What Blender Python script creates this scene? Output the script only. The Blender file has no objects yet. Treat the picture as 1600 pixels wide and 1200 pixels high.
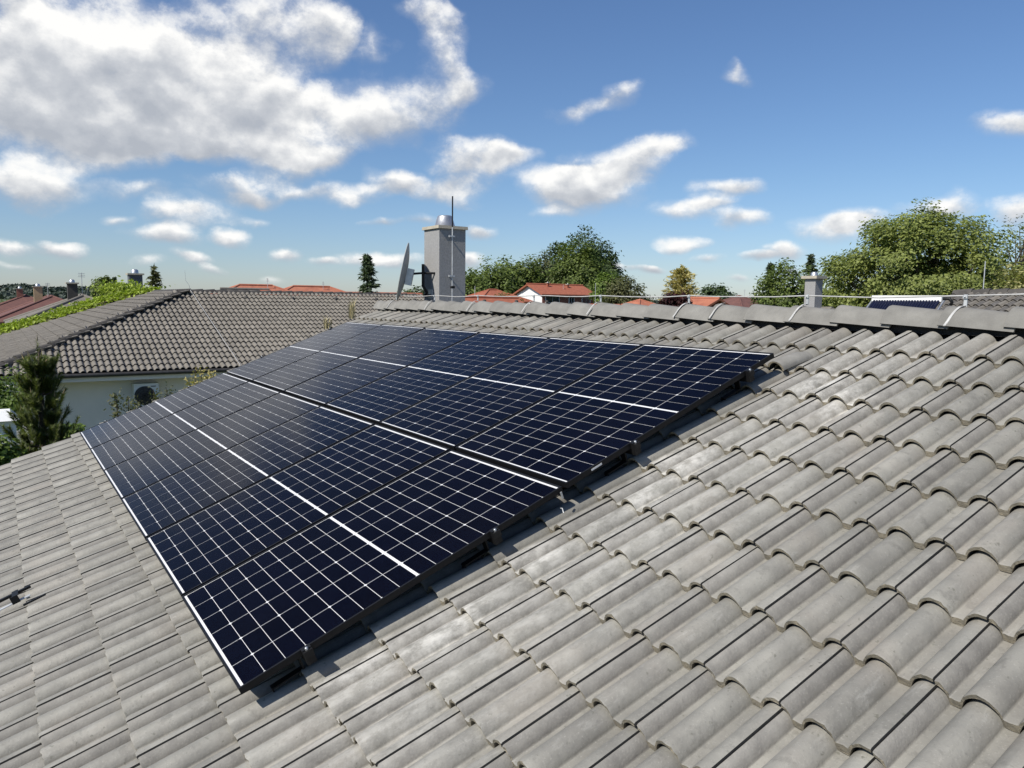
import bpy, bmesh, math, random
import numpy as np
from mathutils import Vector, Matrix

random.seed(7); np.random.seed(7)
sc = bpy.context.scene
COL = sc.collection
PI = math.pi

# ---------------------------------------------------------------- camera
H = 4.7                                   # camera height above the ground
FPX, YAW, PITCH, ROLL = 1191.979, 0.594606771, 0.107398, 0.0125
fw = np.array([-math.cos(YAW)*math.cos(PITCH), math.sin(YAW)*math.cos(PITCH), -math.sin(PITCH)])
r0 = np.cross(fw, [0, 0, 1.0]); r0 /= np.linalg.norm(r0); u0 = np.cross(r0, fw)
CR = math.cos(ROLL)*r0 + math.sin(ROLL)*u0
CU = -math.sin(ROLL)*r0 + math.cos(ROLL)*u0
CAM = np.array([0, 0, H])
cam = bpy.data.cameras.new('camera'); camo = bpy.data.objects.new('camera', cam); COL.objects.link(camo)
cam.sensor_width = 36.0; cam.lens = FPX/1600*36.0
cam.clip_start = 0.05; cam.clip_end = 6000
camo.matrix_world = Matrix(((CR[0], CU[0], -fw[0], 0), (CR[1], CU[1], -fw[1], 0), (CR[2], CU[2], -fw[2], H), (0, 0, 0, 1)))
sc.camera = camo

def ray(u, v):
    w = fw*FPX + (u-800)*CR - (v-600)*CU
    return w/np.linalg.norm(w)
FH = np.array([fw[0], fw[1], 0]); FH /= np.linalg.norm(FH)
RH = np.array([FH[1], -FH[0], 0])
def at(u, v, dep):                        # where the line of sight through a photo point is dep metres ahead
    w = ray(u, v); return CAM + w*(dep/(w@FH))
def proj(X):
    d = np.asarray(X)-CAM; z = d@fw
    return 800+FPX*(d@CR)/z, 600-FPX*(d@CU)/z, z

# ---------------------------------------------------------------- sky, sun, exposure
SUN = np.array([0.16, -1.0, 1.04]); SUN /= np.linalg.norm(SUN)
sun_el = math.asin(SUN[2]); sun_rot = math.atan2(SUN[0], SUN[1])
world = bpy.data.worlds.new('World'); sc.world = world; world.use_nodes = True
wn = world.node_tree.nodes; wl = world.node_tree.links; wn.clear()

class NB:                                  # small node builder
    def __init__(s, nt): s.n = nt.nodes; s.l = nt.links
    def put(s, sock, v):
        if hasattr(v, 'is_linked') or isinstance(v, bpy.types.NodeSocket): s.l.new(v, sock)
        else: sock.default_value = v
    def math(s, op, a, b=None, c=None, clamp=False):
        m = s.n.new('ShaderNodeMath'); m.operation = op; m.use_clamp = clamp
        for i, x in enumerate((a, b, c)):
            if x is not None: s.put(m.inputs[i], x)
        return m.outputs[0]
    def vec(s, op, a, b=None, out=0):
        m = s.n.new('ShaderNodeVectorMath'); m.operation = op
        s.put(m.inputs[0], a)
        if b is not None: s.put(m.inputs[3] if op == 'SCALE' else m.inputs[1], b)
        return m.outputs[out]
    def comb(s, x, y, z):
        m = s.n.new('ShaderNodeCombineXYZ')
        for i, q in enumerate((x, y, z)): s.put(m.inputs[i], q)
        return m.outputs[0]
    def sep(s, v):
        m = s.n.new('ShaderNodeSeparateXYZ'); s.l.new(v, m.inputs[0]); return m.outputs
    def noise(s, v, scale, detail=4, rough=.55, out=0, lac=2.0):
        m = s.n.new('ShaderNodeTexNoise'); m.noise_dimensions = '3D'
        if v is not None: s.l.new(v, m.inputs['Vector'])
        m.inputs['Scale'].default_value = scale; m.inputs['Detail'].default_value = detail
        m.inputs['Roughness'].default_value = rough; m.inputs['Lacunarity'].default_value = lac
        return m.outputs[out]
    def ramp(s, f, stops, interp='LINEAR'):
        m = s.n.new('ShaderNodeValToRGB'); cr = m.color_ramp; cr.interpolation = interp
        while len(cr.elements) < len(stops): cr.elements.new(.5)
        for e, (p, c) in zip(cr.elements, stops):
            e.position = p; e.color = c if len(c) == 4 else (*c, 1)
        s.l.new(f, m.inputs[0]); return m.outputs[0]
    def mix(s, f, a, b, bt='MIX'):
        m = s.n.new('ShaderNodeMix'); m.data_type = 'RGBA'; m.blend_type = bt
        s.put(m.inputs[0], f)
        for i, x in ((6, a), (7, b)):
            if isinstance(x, tuple): m.inputs[i].default_value = x if len(x) == 4 else (*x, 1)
            else: s.l.new(x, m.inputs[i])
        return m.outputs[2]
    def mapr(s, v, a, b, c, d, smooth=True):
        m = s.n.new('ShaderNodeMapRange'); m.interpolation_type = 'SMOOTHSTEP' if smooth else 'LINEAR'
        s.put(m.inputs[0], v)
        for i, x in enumerate((a, b, c, d)): m.inputs[i+1].default_value = x
        return m.outputs[0]

SKY_STRENGTH = 0.066
def build_sky():
    b = NB(world.node_tree)
    sky = wn.new('ShaderNodeTexSky'); sky.sky_type = 'NISHITA'; sky.sun_disc = False
    sky.sun_elevation = sun_el; sky.sun_rotation = sun_rot
    sky.air_density = 1.0; sky.dust_density = 0.3; sky.ozone_density = 3.0
    tc = wn.new('ShaderNodeTexCoord'); d = tc.outputs['Generated']
    x, y, z = b.sep(d)
    # azimuth measured from the middle of the view, elevation: both in radians
    fx = b.math('ADD', b.math('MULTIPLY', x, float(FH[0])), b.math('MULTIPLY', y, float(FH[1])))
    rx = b.math('ADD', b.math('MULTIPLY', x, float(RH[0])), b.math('MULTIPLY', y, float(RH[1])))
    az = b.math('ARCTAN2', rx, fx)
    el = b.math('ARCSINE', z)
    # noise pushes the cloud outlines about, finer towards the horizon
    hl = b.math('SQRT', b.math('MAXIMUM', b.math('SUBTRACT', 1.0, b.math('MULTIPLY', z, z)), 1e-4))
    p = b.vec('SCALE', b.comb(b.math('DIVIDE', x, hl), b.math('DIVIDE', y, hl), b.math('MULTIPLY', el, 1.35)), 1.9)
    w2 = b.sep(b.noise(p, 5.5, 2, .5, out=1))
    el_k = b.mapr(el, 0.0, .35, .05, .17, False)
    ae = b.comb(b.math('ADD', az, b.math('MULTIPLY', b.math('SUBTRACT', w2[0], .5), el_k)), b.math('ADD', el, b.math('MULTIPLY', b.math('SUBTRACT', w2[1], .5), b.math('MULTIPLY', el_k, .55))), 1.0)
    # cloud bodies: photo point, half sizes in photo points, weight
    B = [(30,60,200,110,1.1),(210,85,180,85,1.1),(60,175,250,48,1.2),(120,150,200,60,.8),(430,40,110,50,.85),(330,135,160,55,1.05),(450,190,150,50,1.1),(240,205,130,36,1.05),(380,225,170,30,.9),
         (590,170,95,42,1.0),(700,105,48,72,.85),(745,125,34,24,.6),(600,75,26,32,.6),(690,12,34,34,.6),(520,55,50,36,.6),
         (150,245,100,24,1.1),(50,285,110,40,1.15),(215,298,60,12,.7),(370,292,70,22,1.05),(450,262,70,22,.95),(295,332,66,22,1.25),
         (190,343,22,10,1.0),(265,370,60,16,1.3),(303,400,34,10,1.2),(367,367,24,11,1.1),(445,392,24,12,1.3),(325,417,22,8,1.0),
         (425,430,22,8,1.0),(100,386,40,14,1.2),(20,391,42,13,1.2),(25,418,28,7,.8),(390,310,40,14,.9),(520,250,40,18,.8),
         (548,303,52,13,1.15),(610,285,36,18,1.0),(740,252,85,32,1.2),(690,296,66,20,1.0),(800,250,40,18,.9),
         (742,356,30,11,1.2),(650,345,34,9,.8),(470,300,40,12,.8),(590,345,22,7,.8),(500,405,24,7,.8),(860,330,40,10,.7),(1180,405,20,6,.8),(1110,405,30,6,.7),(390,345,24,8,.8),(230,410,30,7,.8),(560,402,48,10,1.2),(615,411,40,11,1.0),(743,406,22,13,1.3),
         (925,296,86,32,1.2),(960,252,84,28,1.1),(880,290,46,26,1.0),(1035,228,46,15,.75),(885,180,46,13,.8),(955,145,44,20,.85),(915,165,34,16,.8),
         (1140,130,28,12,.8),(1145,285,48,14,1.1),(1075,325,50,19,1.15),(1160,342,44,18,1.1),(1120,310,30,12,.9),(1065,382,38,11,1.3),(1220,397,34,12,1.3),
         (1010,422,34,8,1.1),(950,420,26,7,.8),(1300,358,68,22,1.25),(1340,338,44,18,1.2),(1465,322,60,22,1.2),(1610,335,60,28,1.25),(1610,184,96,26,1.25),
         (1155,433,24,6,1.0),(1240,425,22,6,.8)]
    acc = None                              # (.., sum of bodies times height in body, sum of bodies)
    src = ae
    for i, (u, v, ru, rv, w) in enumerate(B):
        c = ray(u, v); a0 = math.atan2(c@RH, c@FH); e0 = math.asin(c[2])
        cs = math.cos(a0); kx = FPX/(ru*cs*cs); ky = FPX/(rv*cs)
        if acc is not None and i % 4 == 0:
            m = wn.new('ShaderNodeVectorMath'); m.operation = 'MULTIPLY_ADD'; wl.new(acc, m.inputs[0]); m.inputs[1].default_value = (1e-7, 1e-7, 0); wl.new(ae, m.inputs[2]); src = m.outputs[0]
        m = wn.new('ShaderNodeVectorMath'); m.operation = 'MULTIPLY_ADD'; wl.new(src, m.inputs[0])
        m.inputs[1].default_value = (kx, ky, 1); m.inputs[2].default_value = (-a0*kx, -e0*ky, 0); q = m.outputs[0]
        L = b.vec('DISTANCE', q, (0, 0, 1), out=1)
        f = b.math('MULTIPLY_ADD', L, -.72*w, 1.0*w, clamp=True)
        fg = b.vec('SCALE', q, f)
        acc = fg if acc is None else b.vec('ADD', acc, fg)
    _x, Gsum, Dsum = b.sep(acc)
    # the same broken cumulus all round, outside the part of the sky that was measured
    out = b.mapr(b.math('ABSOLUTE', az), .66, .95, 0.0, 1.0)
    low = b.mapr(el, .12, .62, 1.0, 0.0)
    gen = b.mapr(w2[2], .52, .72, 0.0, 1.2)
    Dall = b.math('ADD', b.math('MINIMUM', Dsum, 1.25), b.math('MULTIPLY', gen, b.math('MULTIPLY', out, low)))
    fb = b.noise(p, 8.0, 7, .64)
    up2 = b.vec('ADD', p, tuple(float(q) for q in (0.0, 0.0, .045)))
    fb2 = b.noise(up2, 8.0, 2, .56)
    dens = b.math('SUBTRACT', b.math('MULTIPLY_ADD', b.math('SUBTRACT', fb, .5), 1.75, Dall), .27)
    crisp = b.math('MULTIPLY_ADD', b.math('MAXIMUM', b.math('DIVIDE', Gsum, b.math('ADD', Dsum, .12)), 0.0), .7, 1.0)
    alpha = b.mapr(b.math('MULTIPLY', dens, crisp), -.14, .86, 0.0, .97)
    veil = b.mapr(b.math('MULTIPLY_ADD', b.math('SUBTRACT', fb, .5), 1.1, Dall), .05, 1.0, 0.0, .60)
    alpha = b.math('MAXIMUM', alpha, veil)
    alpha = b.math('MULTIPLY', alpha, b.mapr(Dall, .02, .22, 0, 1))
    alpha = b.math('MULTIPLY', alpha, b.mapr(el, -.01, .05, 0.0, 1.0))
    vert = b.math('DIVIDE', Gsum, b.math('ADD', Dsum, .12))
    relief = b.math('MULTIPLY', b.math('SUBTRACT', fb, fb2), 2.3)
    lum = b.math('ADD', b.math('MULTIPLY_ADD', vert, .85, .66), relief)
    lum = b.math('ADD', lum, b.math('MULTIPLY', b.math('SUBTRACT', w2[0], .5), .9))
    lum = b.math('SUBTRACT', lum, b.mapr(dens, .6, 1.5, 0.0, .18))
    ccol = b.ramp(lum, [(0.0, CL[0]), (.4, CL[1]), (.75, CL[2]), (1.0, CL[3])])
    tint = b.ramp(b.mapr(el, 0.0, .6, 0, 1, False), SKY_TINT)
    sk = b.mix(1.0, sky.outputs[0], tint, 'MULTIPLY')
    col = b.mix(alpha, sk, ccol)
    bg = wn.new('ShaderNodeBackground'); bg.inputs[1].default_value = SKY_STRENGTH
    wl.new(col, bg.inputs[0])
    o = wn.new('ShaderNodeOutputWorld'); wl.new(bg.outputs[0], o.inputs[0])
SKY_TINT = [(0.0, (1.08, 1.18, 1.46)), (.25, (1.06, 1.22, 1.42)), (1.0, (1.04, 1.24, 1.54))]
CL = [(6.0, 6.4, 7.1), (7.8, 8.1, 8.6), (10.8, 10.9, 11.0), (13.4, 13.3, 13.0)]
build_sky()
world.cycles.sampling_method = 'MANUAL'; world.cycles.sample_map_resolution = 512

sl = bpy.data.lights.new('sun', 'SUN'); sl.energy = 5.0; sl.angle = math.radians(.53); sl.color = (1.0, .95, .86)
so = bpy.data.objects.new('sun', sl); COL.objects.link(so)
so.rotation_euler = Vector(-SUN).to_track_quat('-Z', 'Y').to_euler(); so.location = (0, -20, 40)

sc.view_settings.view_transform = 'Standard'; sc.view_settings.look = 'None'
sc.view_settings.exposure = 0.22; sc.view_settings.gamma = 1.0; sc.view_settings.use_curve_mapping = False
sc.cycles.max_bounces = 5; sc.cycles.diffuse_bounces = 2; sc.cycles.glossy_bounces = 2
sc.cycles.transparent_max_bounces = 8; sc.cycles.transmission_bounces = 2
sc.cycles.caustics_reflective = False; sc.cycles.caustics_refractive = False

# ---------------------------------------------------------------- materials
MATS = {}
def mat(name, c1, c2=None, scale=6.0, rough=.8, bump=0.0, bscale=None, metal=0.0, detail=6, island=0.0, objrand=0.0, spec=.5, stops=(.35, .65), extra=None, rvar=0.0):
    m = bpy.data.materials.new(name); m.use_nodes = True
    b = NB(m.node_tree); bs = m.node_tree.nodes['Principled BSDF']
    geo = b.n.new('ShaderNodeNewGeometry'); pos = geo.outputs['Position']
    if c2 is None: c2 = tuple(x*.82 for x in c1)
    n = b.noise(pos, scale, detail, .6)
    col = b.ramp(n, [(stops[0], c1), (stops[1], c2)])
    if island or objrand:
        oi = b.n.new('ShaderNodeObjectInfo')
        v = None
        if island: v = b.math('MULTIPLY', b.math('SUBTRACT', geo.outputs['Random Per Island'], .5), island)
        if objrand:
            w = b.math('MULTIPLY', b.math('SUBTRACT', oi.outputs['Random'], .5), objrand)
            v = w if v is None else b.math('ADD', v, w)
        k = b.math('ADD', v, 1.0)
        col = b.vec('SCALE', col, k)
    if extra: col = extra(b, pos, col, geo)
    m.node_tree.links.new(col, bs.inputs['Base Color'])
    if rvar:
        rr = b.math('ADD', b.math('MULTIPLY', b.math('SUBTRACT', b.noise(pos, scale*2.3, 4), .5), rvar), rough)
        m.node_tree.links.new(rr, bs.inputs['Roughness'])
    else: bs.inputs['Roughness'].default_value = rough
    bs.inputs['Metallic'].default_value = metal
    bs.inputs['Specular IOR Level'].default_value = spec
    if bump:
        bp = b.n.new('ShaderNodeBump'); bp.inputs['Strength'].default_value = 1.0; bp.inputs['Distance'].default_value = bump
        m.node_tree.links.new(b.noise(pos, bscale or scale*4, 5, .65), bp.inputs['Height'])
        m.node_tree.links.new(bp.outputs[0], bs.inputs['Normal'])
    MATS[name] = m
    return m

# ---------------------------------------------------------------- mesh builder
class MB:
    def __init__(s): s.v = []; s.f = []; s.mi = []; s.sm = []
    def add(s, verts, faces, mi=0, smooth=False):
        o = len(s.v); s.v.extend([tuple(map(float, p)) for p in verts])
        for f in faces: s.f.append(tuple(i+o for i in f)); s.mi.append(mi); s.sm.append(smooth)
        return s
    def box(s, c, size, ax=None, mi=0, taper=1.0):
        c = np.asarray(c, float); h = np.asarray(size, float)/2
        A = np.eye(3) if ax is None else np.array(ax, float)
        vs = []
        for k in (-1, 1):
            tp = taper if k > 0 else 1.0
            for (i, j) in ((-1, -1), (1, -1), (1, 1), (-1, 1)):
                vs.append(c + A[0]*h[0]*i*tp + A[1]*h[1]*j*tp + A[2]*h[2]*k)
        return s.add(vs, [(3, 2, 1, 0), (4, 5, 6, 7), (0, 1, 5, 4), (1, 2, 6, 5), (2, 3, 7, 6), (3, 0, 4, 7)], mi)
    def tube(s, pts, r, seg=8, mi=0, caps=True, smooth=True):
        pts = [np.asarray(p, float) for p in pts]; n = len(pts)
        rs = list(r) if hasattr(r, '__len__') else [r]*n
        rings = []; prev = None
        for i, p in enumerate(pts):
            t = pts[min(i+1, n-1)]-pts[max(i-1, 0)]; t = t/(np.linalg.norm(t)+1e-12)
            ref = np.array([0, 0, 1.0]) if abs(t[2]) < .95 else np.array([1.0, 0, 0])
            a = np.cross(t, ref); a /= np.linalg.norm(a)
            if prev is not None:
                a = prev - t*(prev@t); a /= np.linalg.norm(a)
            prev = a; b_ = np.cross(t, a)
            rings.append([p + rs[i]*(math.cos(2*PI*k/seg)*a + math.sin(2*PI*k/seg)*b_) for k in range(seg)])
        vs = [q for R in rings for q in R]
        fs = [(i*seg+k, i*seg+(k+1) % seg, (i+1)*seg+(k+1) % seg, (i+1)*seg+k) for i in range(n-1) for k in range(seg)]
        s.add(vs, fs, mi, smooth)
        if caps:
            s.add(rings[0], [tuple(range(seg-1, -1, -1))], mi); s.add(rings[-1], [tuple(range(seg))], mi)
        return s
    def lathe(s, c, prof, seg=24, ax=None, mi=0, smooth=True):
        A = np.eye(3) if ax is None else np.array(ax, float); c = np.asarray(c, float)
        vs = [c + A[0]*r*math.cos(2*PI*k/seg) + A[1]*r*math.sin(2*PI*k/seg) + A[2]*z for (r, z) in prof for k in range(seg)]
        fs = [(i*seg+k, i*seg+(k+1) % seg, (i+1)*seg+(k+1) % seg, (i+1)*seg+k) for i in range(len(prof)-1) for k in range(seg)]
        return s.add(vs, fs, mi, smooth)
    def prism(s, poly, d, mi=0):           # poly: list of 3d points, d: extrusion vector
        n = len(poly); P = [np.asarray(p, float) for p in poly]; Q = [p+np.asarray(d, float) for p in P]
        return s.add(P+Q, [tuple(range(n-1, -1, -1)), tuple(range(n, 2*n))] + [(i, (i+1) % n, n+(i+1) % n, n+i) for i in range(n)], mi)
    def quad(s, a, b, c, d, mi=0): return s.add([a, b, c, d], [(0, 1, 2, 3)], mi)
    def mesh(s, name, mats):
        me = bpy.data.meshes.new(name); me.from_pydata(s.v, [], s.f)
        for m in (mats if isinstance(mats, (list, tuple)) else [mats]): me.materials.append(MATS[m] if isinstance(m, str) else m)
        me.polygons.foreach_set('material_index', s.mi); me.polygons.foreach_set('use_smooth', s.sm)
        me.update(); return me
    def build(s, name, mats, parent=None):
        return link(name, s.mesh(name, mats), parent)

def link(name, me, parent=None):
    o = bpy.data.objects.new(name, me); COL.objects.link(o)
    if parent is not None:
        o.parent = parent
        o.matrix_parent_inverse = PINV.get(parent.name, Matrix())
    return o
PINV = {}
def thing(name, label, cat, loc=(0, 0, 0), group=None):
    o = bpy.data.objects.new(name, None); COL.objects.link(o); o.location = tuple(map(float, loc)); o.empty_display_size = .2
    PINV[o.name] = Matrix.Translation(-Vector(tuple(map(float, loc))))
    tag(o, label, cat, group); return o
def tag(o, label, cat, group=None, kind=None):
    if label: o['label'] = label
    if cat: o['category'] = cat
    if group: o['group'] = group
    if kind: o['kind'] = kind
    return o
def structure(o): o['kind'] = 'structure'; return o
def fast_mesh(name, V, F, mats, mi=None, smooth=False):   # V (n,3) array, F (m,k) array
    me = bpy.data.meshes.new(name); k = F.shape[1]
    me.vertices.add(len(V)); me.vertices.foreach_set('co', np.ascontiguousarray(V, dtype=np.float32).ravel())
    me.loops.add(F.size); me.loops.foreach_set('vertex_index', np.ascontiguousarray(F, dtype=np.int32).ravel())
    me.polygons.add(len(F)); me.polygons.foreach_set('loop_start', np.arange(0, F.size, k, dtype=np.int32))
    for m in mats: me.materials.append(MATS[m])
    if mi is not None: me.polygons.foreach_set('material_index', np.ascontiguousarray(mi, dtype=np.int32))
    me.polygons.foreach_set('use_smooth', np.full(len(F), smooth, dtype=bool))
    me.update(calc_edges=True); me.validate(); return me

# ---------------------------------------------------------------- roof frame of the house in the foreground
TILT = 0.367737
O = np.array([-2.994907, 0.730587, -1.547343+H])     # near lower corner of the panel field, top of glass
S = np.array([-1.0, 0, 0]); U = np.array([0, math.cos(TILT), math.sin(TILT)]); N = np.array([0, -math.sin(TILT), math.cos(TILT)])
def RP(s, t, h=0.0): return O + s*S + t*U + h*N
GAUGE, MOD, S0, T0 = 0.333, 0.300, -0.118, 3.905
STEP = .033; H0 = -.120-.042-STEP                    # pan level of the tile field below the glass plane
T_RIDGE = 4.39; S_VERGE = 7.84; S_RIGHT = -6.9; T_EAVE = T0-GAUGE*18

# ---------------------------------------------------------------- materials of the roof and the panels
def painted_sheen(b, pos, col, k=1.0):
    # sun sheen and glints painted pale beside the panels, drawn out down the slope
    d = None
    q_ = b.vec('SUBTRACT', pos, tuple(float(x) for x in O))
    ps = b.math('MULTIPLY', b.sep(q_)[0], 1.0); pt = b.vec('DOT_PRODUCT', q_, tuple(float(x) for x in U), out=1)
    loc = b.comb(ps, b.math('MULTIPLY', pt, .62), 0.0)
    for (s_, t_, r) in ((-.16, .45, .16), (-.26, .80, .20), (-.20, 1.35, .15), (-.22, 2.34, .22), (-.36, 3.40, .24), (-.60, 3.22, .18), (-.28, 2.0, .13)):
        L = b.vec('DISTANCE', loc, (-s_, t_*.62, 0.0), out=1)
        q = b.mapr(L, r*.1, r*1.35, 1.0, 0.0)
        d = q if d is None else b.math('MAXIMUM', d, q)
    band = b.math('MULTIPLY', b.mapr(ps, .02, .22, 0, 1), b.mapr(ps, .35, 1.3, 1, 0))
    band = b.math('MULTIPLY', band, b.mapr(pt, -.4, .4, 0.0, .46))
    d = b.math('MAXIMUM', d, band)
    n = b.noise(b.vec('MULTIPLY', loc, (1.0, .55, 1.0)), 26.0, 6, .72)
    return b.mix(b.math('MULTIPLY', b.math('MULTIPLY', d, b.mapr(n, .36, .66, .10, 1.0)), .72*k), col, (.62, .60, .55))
def tile_extra(b, pos, col, geo):
    # lichen-dark blotches, warm algae tint, fine grit
    blot = b.mapr(b.noise(pos, 13.0, 6, .72), .55, .68, 0.0, .50)
    col = b.mix(blot, col, (.12, .115, .10))
    blot2 = b.mapr(b.noise(pos, 2.1, 3, .6), .48, .70, 0.0, .30)
    col = b.mix(blot2, col, (.28, .245, .205))
    smear = b.mapr(b.noise(b.vec('MULTIPLY', pos, (9.0, 2.2, 2.2)), 3.0, 5, .7), .55, .72, 0.0, .30)
    col = b.mix(smear, col, (.37, .36, .33))
    grit = b.mapr(b.noise(pos, 150.0, 2, .5), .60, .74, 0.0, .22)
    col = b.mix(grit, col, (.42, .40, .36))
    grit2 = b.mapr(b.noise(pos, 110.0, 2, .5), .62, .76, 0.0, .34)
    col = b.mix(grit2, col, (.10, .095, .09))
    streak = b.mapr(b.noise(b.vec('MULTIPLY', pos, (30.0, 2.0, 2.0)), 1.0, 4, .6), .56, .74, 0.0, .30)
    col = b.mix(streak, col, (.15, .145, .125))
    moss = b.mapr(b.noise(pos, 34.0, 4, .6), .64, .72, 0.0, .6)
    col = b.mix(moss, col, (.085, .085, .062))
    return painted_sheen(b, pos, col)
def lap_extra(b, pos, col, geo):
    grit = b.mapr(b.noise(pos, 130.0, 2, .5), .56, .70, 0.0, .28)
    col = b.mix(grit, col, (.30, .28, .25))
    return painted_sheen(b, pos, col, .8)
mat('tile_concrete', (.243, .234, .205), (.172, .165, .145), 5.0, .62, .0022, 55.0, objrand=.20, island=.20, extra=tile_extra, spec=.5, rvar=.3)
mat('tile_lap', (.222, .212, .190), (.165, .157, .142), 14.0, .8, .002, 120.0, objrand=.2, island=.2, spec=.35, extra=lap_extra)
mat('tile_nose', (.30, .265, .20), (.17, .155, .125), 26.0, .95, .004, 90.0, objrand=.2, spec=.2)
mat('ridge_concrete', (.232, .224, .203), (.170, .164, .149), 6.0, .85, .002, 70.0, objrand=.16, spec=.3)
mat('joint_dark', (.055, .051, .045), (.08, .074, .065), 40, .95)  # near-black side face of each tile at its joint
mat('underlay', (.02, .02, .021), None, 8, .9)
mat('plaster', (.62, .61, .58), (.52, .51, .49), 3.0, .9, .001, 60)
mat('black_anodised', (.007, .007, .008), (.010, .010, .011), 30, .5, spec=.2)
mat('black_rail', (.008, .008, .009), (.012, .012, .012), 30, .5, spec=.25)
mat('backsheet', (.68, .68, .68), (.62, .62, .62), 3, .6)
mat('steel', (.55, .56, .57), (.44, .45, .46), 25, .42, metal=.85, rvar=.2)
mat('zinc', (.60, .61, .61), (.46, .47, .47), 14, .55, metal=.55, rvar=.2)
mat('white_print', (.72, .72, .72), (.45, .45, .45), 300, .6, stops=(.48, .56))
def cell_mat():
    m = mat('solar_cell', (.0010, .0013, .0050), (.0016, .0019, .0065), 5, .5, objrand=.35, spec=.02); return m
cell_mat()
gm = bpy.data.materials.new('panel_glass'); gm.use_nodes = True; MATS['panel_glass'] = gm
nt = gm.node_tree; nt.nodes.clear(); b = NB(nt)
lw_ = nt.nodes.new('ShaderNodeLayerWeight'); lw_.inputs[0].default_value = .5
fres = b.math('MULTIPLY_ADD', b.math('POWER', lw_.outputs['Facing'], 8.2), 1.15, .0012)   # coated glass: dark when seen steeply
tr = nt.nodes.new('ShaderNodeBsdfTransparent'); gl = nt.nodes.new('ShaderNodeBsdfGlossy')
geo_ = nt.nodes.new('ShaderNodeNewGeometry')
gl.inputs['Color'].default_value = (.93, .95, 1, 1)
gl.inputs['Roughness'].default_value = .11
dust = nt.nodes.new('ShaderNodeBsdfDiffuse'); dust.inputs[0].default_value = (.5, .48, .44, 1)
mx = nt.nodes.new('ShaderNodeMixShader'); nt.links.new(fres, mx.inputs[0]); nt.links.new(tr.outputs[0], mx.inputs[1]); nt.links.new(gl.outputs[0], mx.inputs[2])
mx2 = nt.nodes.new('ShaderNodeMixShader')
nt.links.new(b.mapr(b.noise(geo_.outputs['Position'], 1.7, 5, .6), .4, .75, .0002, .0025), mx2.inputs[0])
nt.links.new(mx.outputs[0], mx2.inputs[1]); nt.links.new(dust.outputs[0], mx2.inputs[2])
oo = nt.nodes.new('ShaderNodeOutputMaterial'); nt.links.new(mx2.outputs[0], oo.inputs[0])

# ---------------------------------------------------------------- one roof tile (double roll, interlocking)
def tile_profile(n_roll):
    P = []; nl = max(3, n_roll//2)
    for i in range(nl):                                     # rounded lap right of the joint
        a = math.sin(i/(nl-1)*PI/2); P.append((.0040+a*.037, .0400*math.cos(a*PI/2)**.66 if i < nl-1 else .0))
    P.append((.045, -.0008)); P.append((.058, -.0012)); P.append((.070, -.0006))
    for i in range(n_roll+1):                               # roll A: a round arch with steep feet
        a = .5-.5*math.cos(PI*i/n_roll); x = .074+a*.112; P.append((x, .0500*max(0.0, math.sin(PI*a))**.60))
    P.append((.190, -.0006)); P.append((.205, -.0012)); P.append((.221, -.0006))
    k = max(4, n_roll*2//3)
    for i in range(k+1):                                    # left flank and crown of roll B, up to the joint
        a = 1-math.cos(PI/2*i/k); x = .225+a*.056; P.append((x, .0475*math.sin(PI/2*a)**.70))
    P.append((.2990, .0455))
    return P
def tile_mesh(name, n_roll=10, length=.372, mats=('tile_concrete', 'tile_lap', 'tile_nose', 'joint_dark'), lod=0, wear=0.0):
    P = tile_profile(n_roll); n = len(P); m = MB()
    rows = [(0.0, -.0028), (.006, 0.0), (length, 0.0)] if lod == 0 else [(0.0, 0.0), (length, 0.0)]
    fy = [random.gauss(0, wear)+(random.random() < .10)*wear*3.5 for _ in P] if wear else [0.0]*n
    fz = [random.gauss(0, wear*.25) for _ in P] if wear else [0.0]*n
    V = [(x, y+(fy[i] if y < .01 else 0), z + dz + fz[i]*(y < .1) + STEP*(1-y/GAUGE)) for (y, dz) in rows for i, (x, z) in enumerate(P)]
    nlap = max(3, n_roll//2)
    for r in range(len(rows)-1):
        for i in range(n-1):
            f = (r*n+i, r*n+i+1, (r+1)*n+i+1, (r+1)*n+i)
            m.f.append(f); m.sm.append(True); m.mi.append(1 if i < nlap-1 else 0)
    m.v.extend(V)
    # front face: thick nose at the pans, thin arch at the rolls
    F = []
    for i_, (x, z) in enumerate(P):
        th = .0300 if z < .006 else .0300-.0140*min(1, (z-.006)/.014)
        F.append((x, fy[i_], z-.0028*(lod == 0)+STEP+fz[i_])); F.append((x, .0015+fy[i_]*.6, z+STEP-th))
    m.add(F, [(2*i, 2*i+1, 2*i+3, 2*i+2) for i in range(n-1)], 2)
    # arch underside just behind the front, right-hand joint edge
    if lod == 0:
        Ub = [(x, .0015, F[2*i+1][2]) for i, (x, z) in enumerate(P)] + [(x, .05, F[2*i+1][2]-.004) for i, (x, z) in enumerate(P)]
        m.add(Ub, [(i, n+i, n+i+1, i+1) for i in range(n-1)], 2)
    xe, ze = P[-1]
    m.add([(xe, 0, ze+STEP-.002), (xe, length, ze+STEP*(1-length/GAUGE)), (xe, length, ze+STEP*(1-length/GAUGE)-.016), (xe, 0, ze+STEP-.016)], [(0, 3, 2, 1)], 3 if len(mats) > 3 else 1)
    return m.mesh(name, list(mats))

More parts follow.
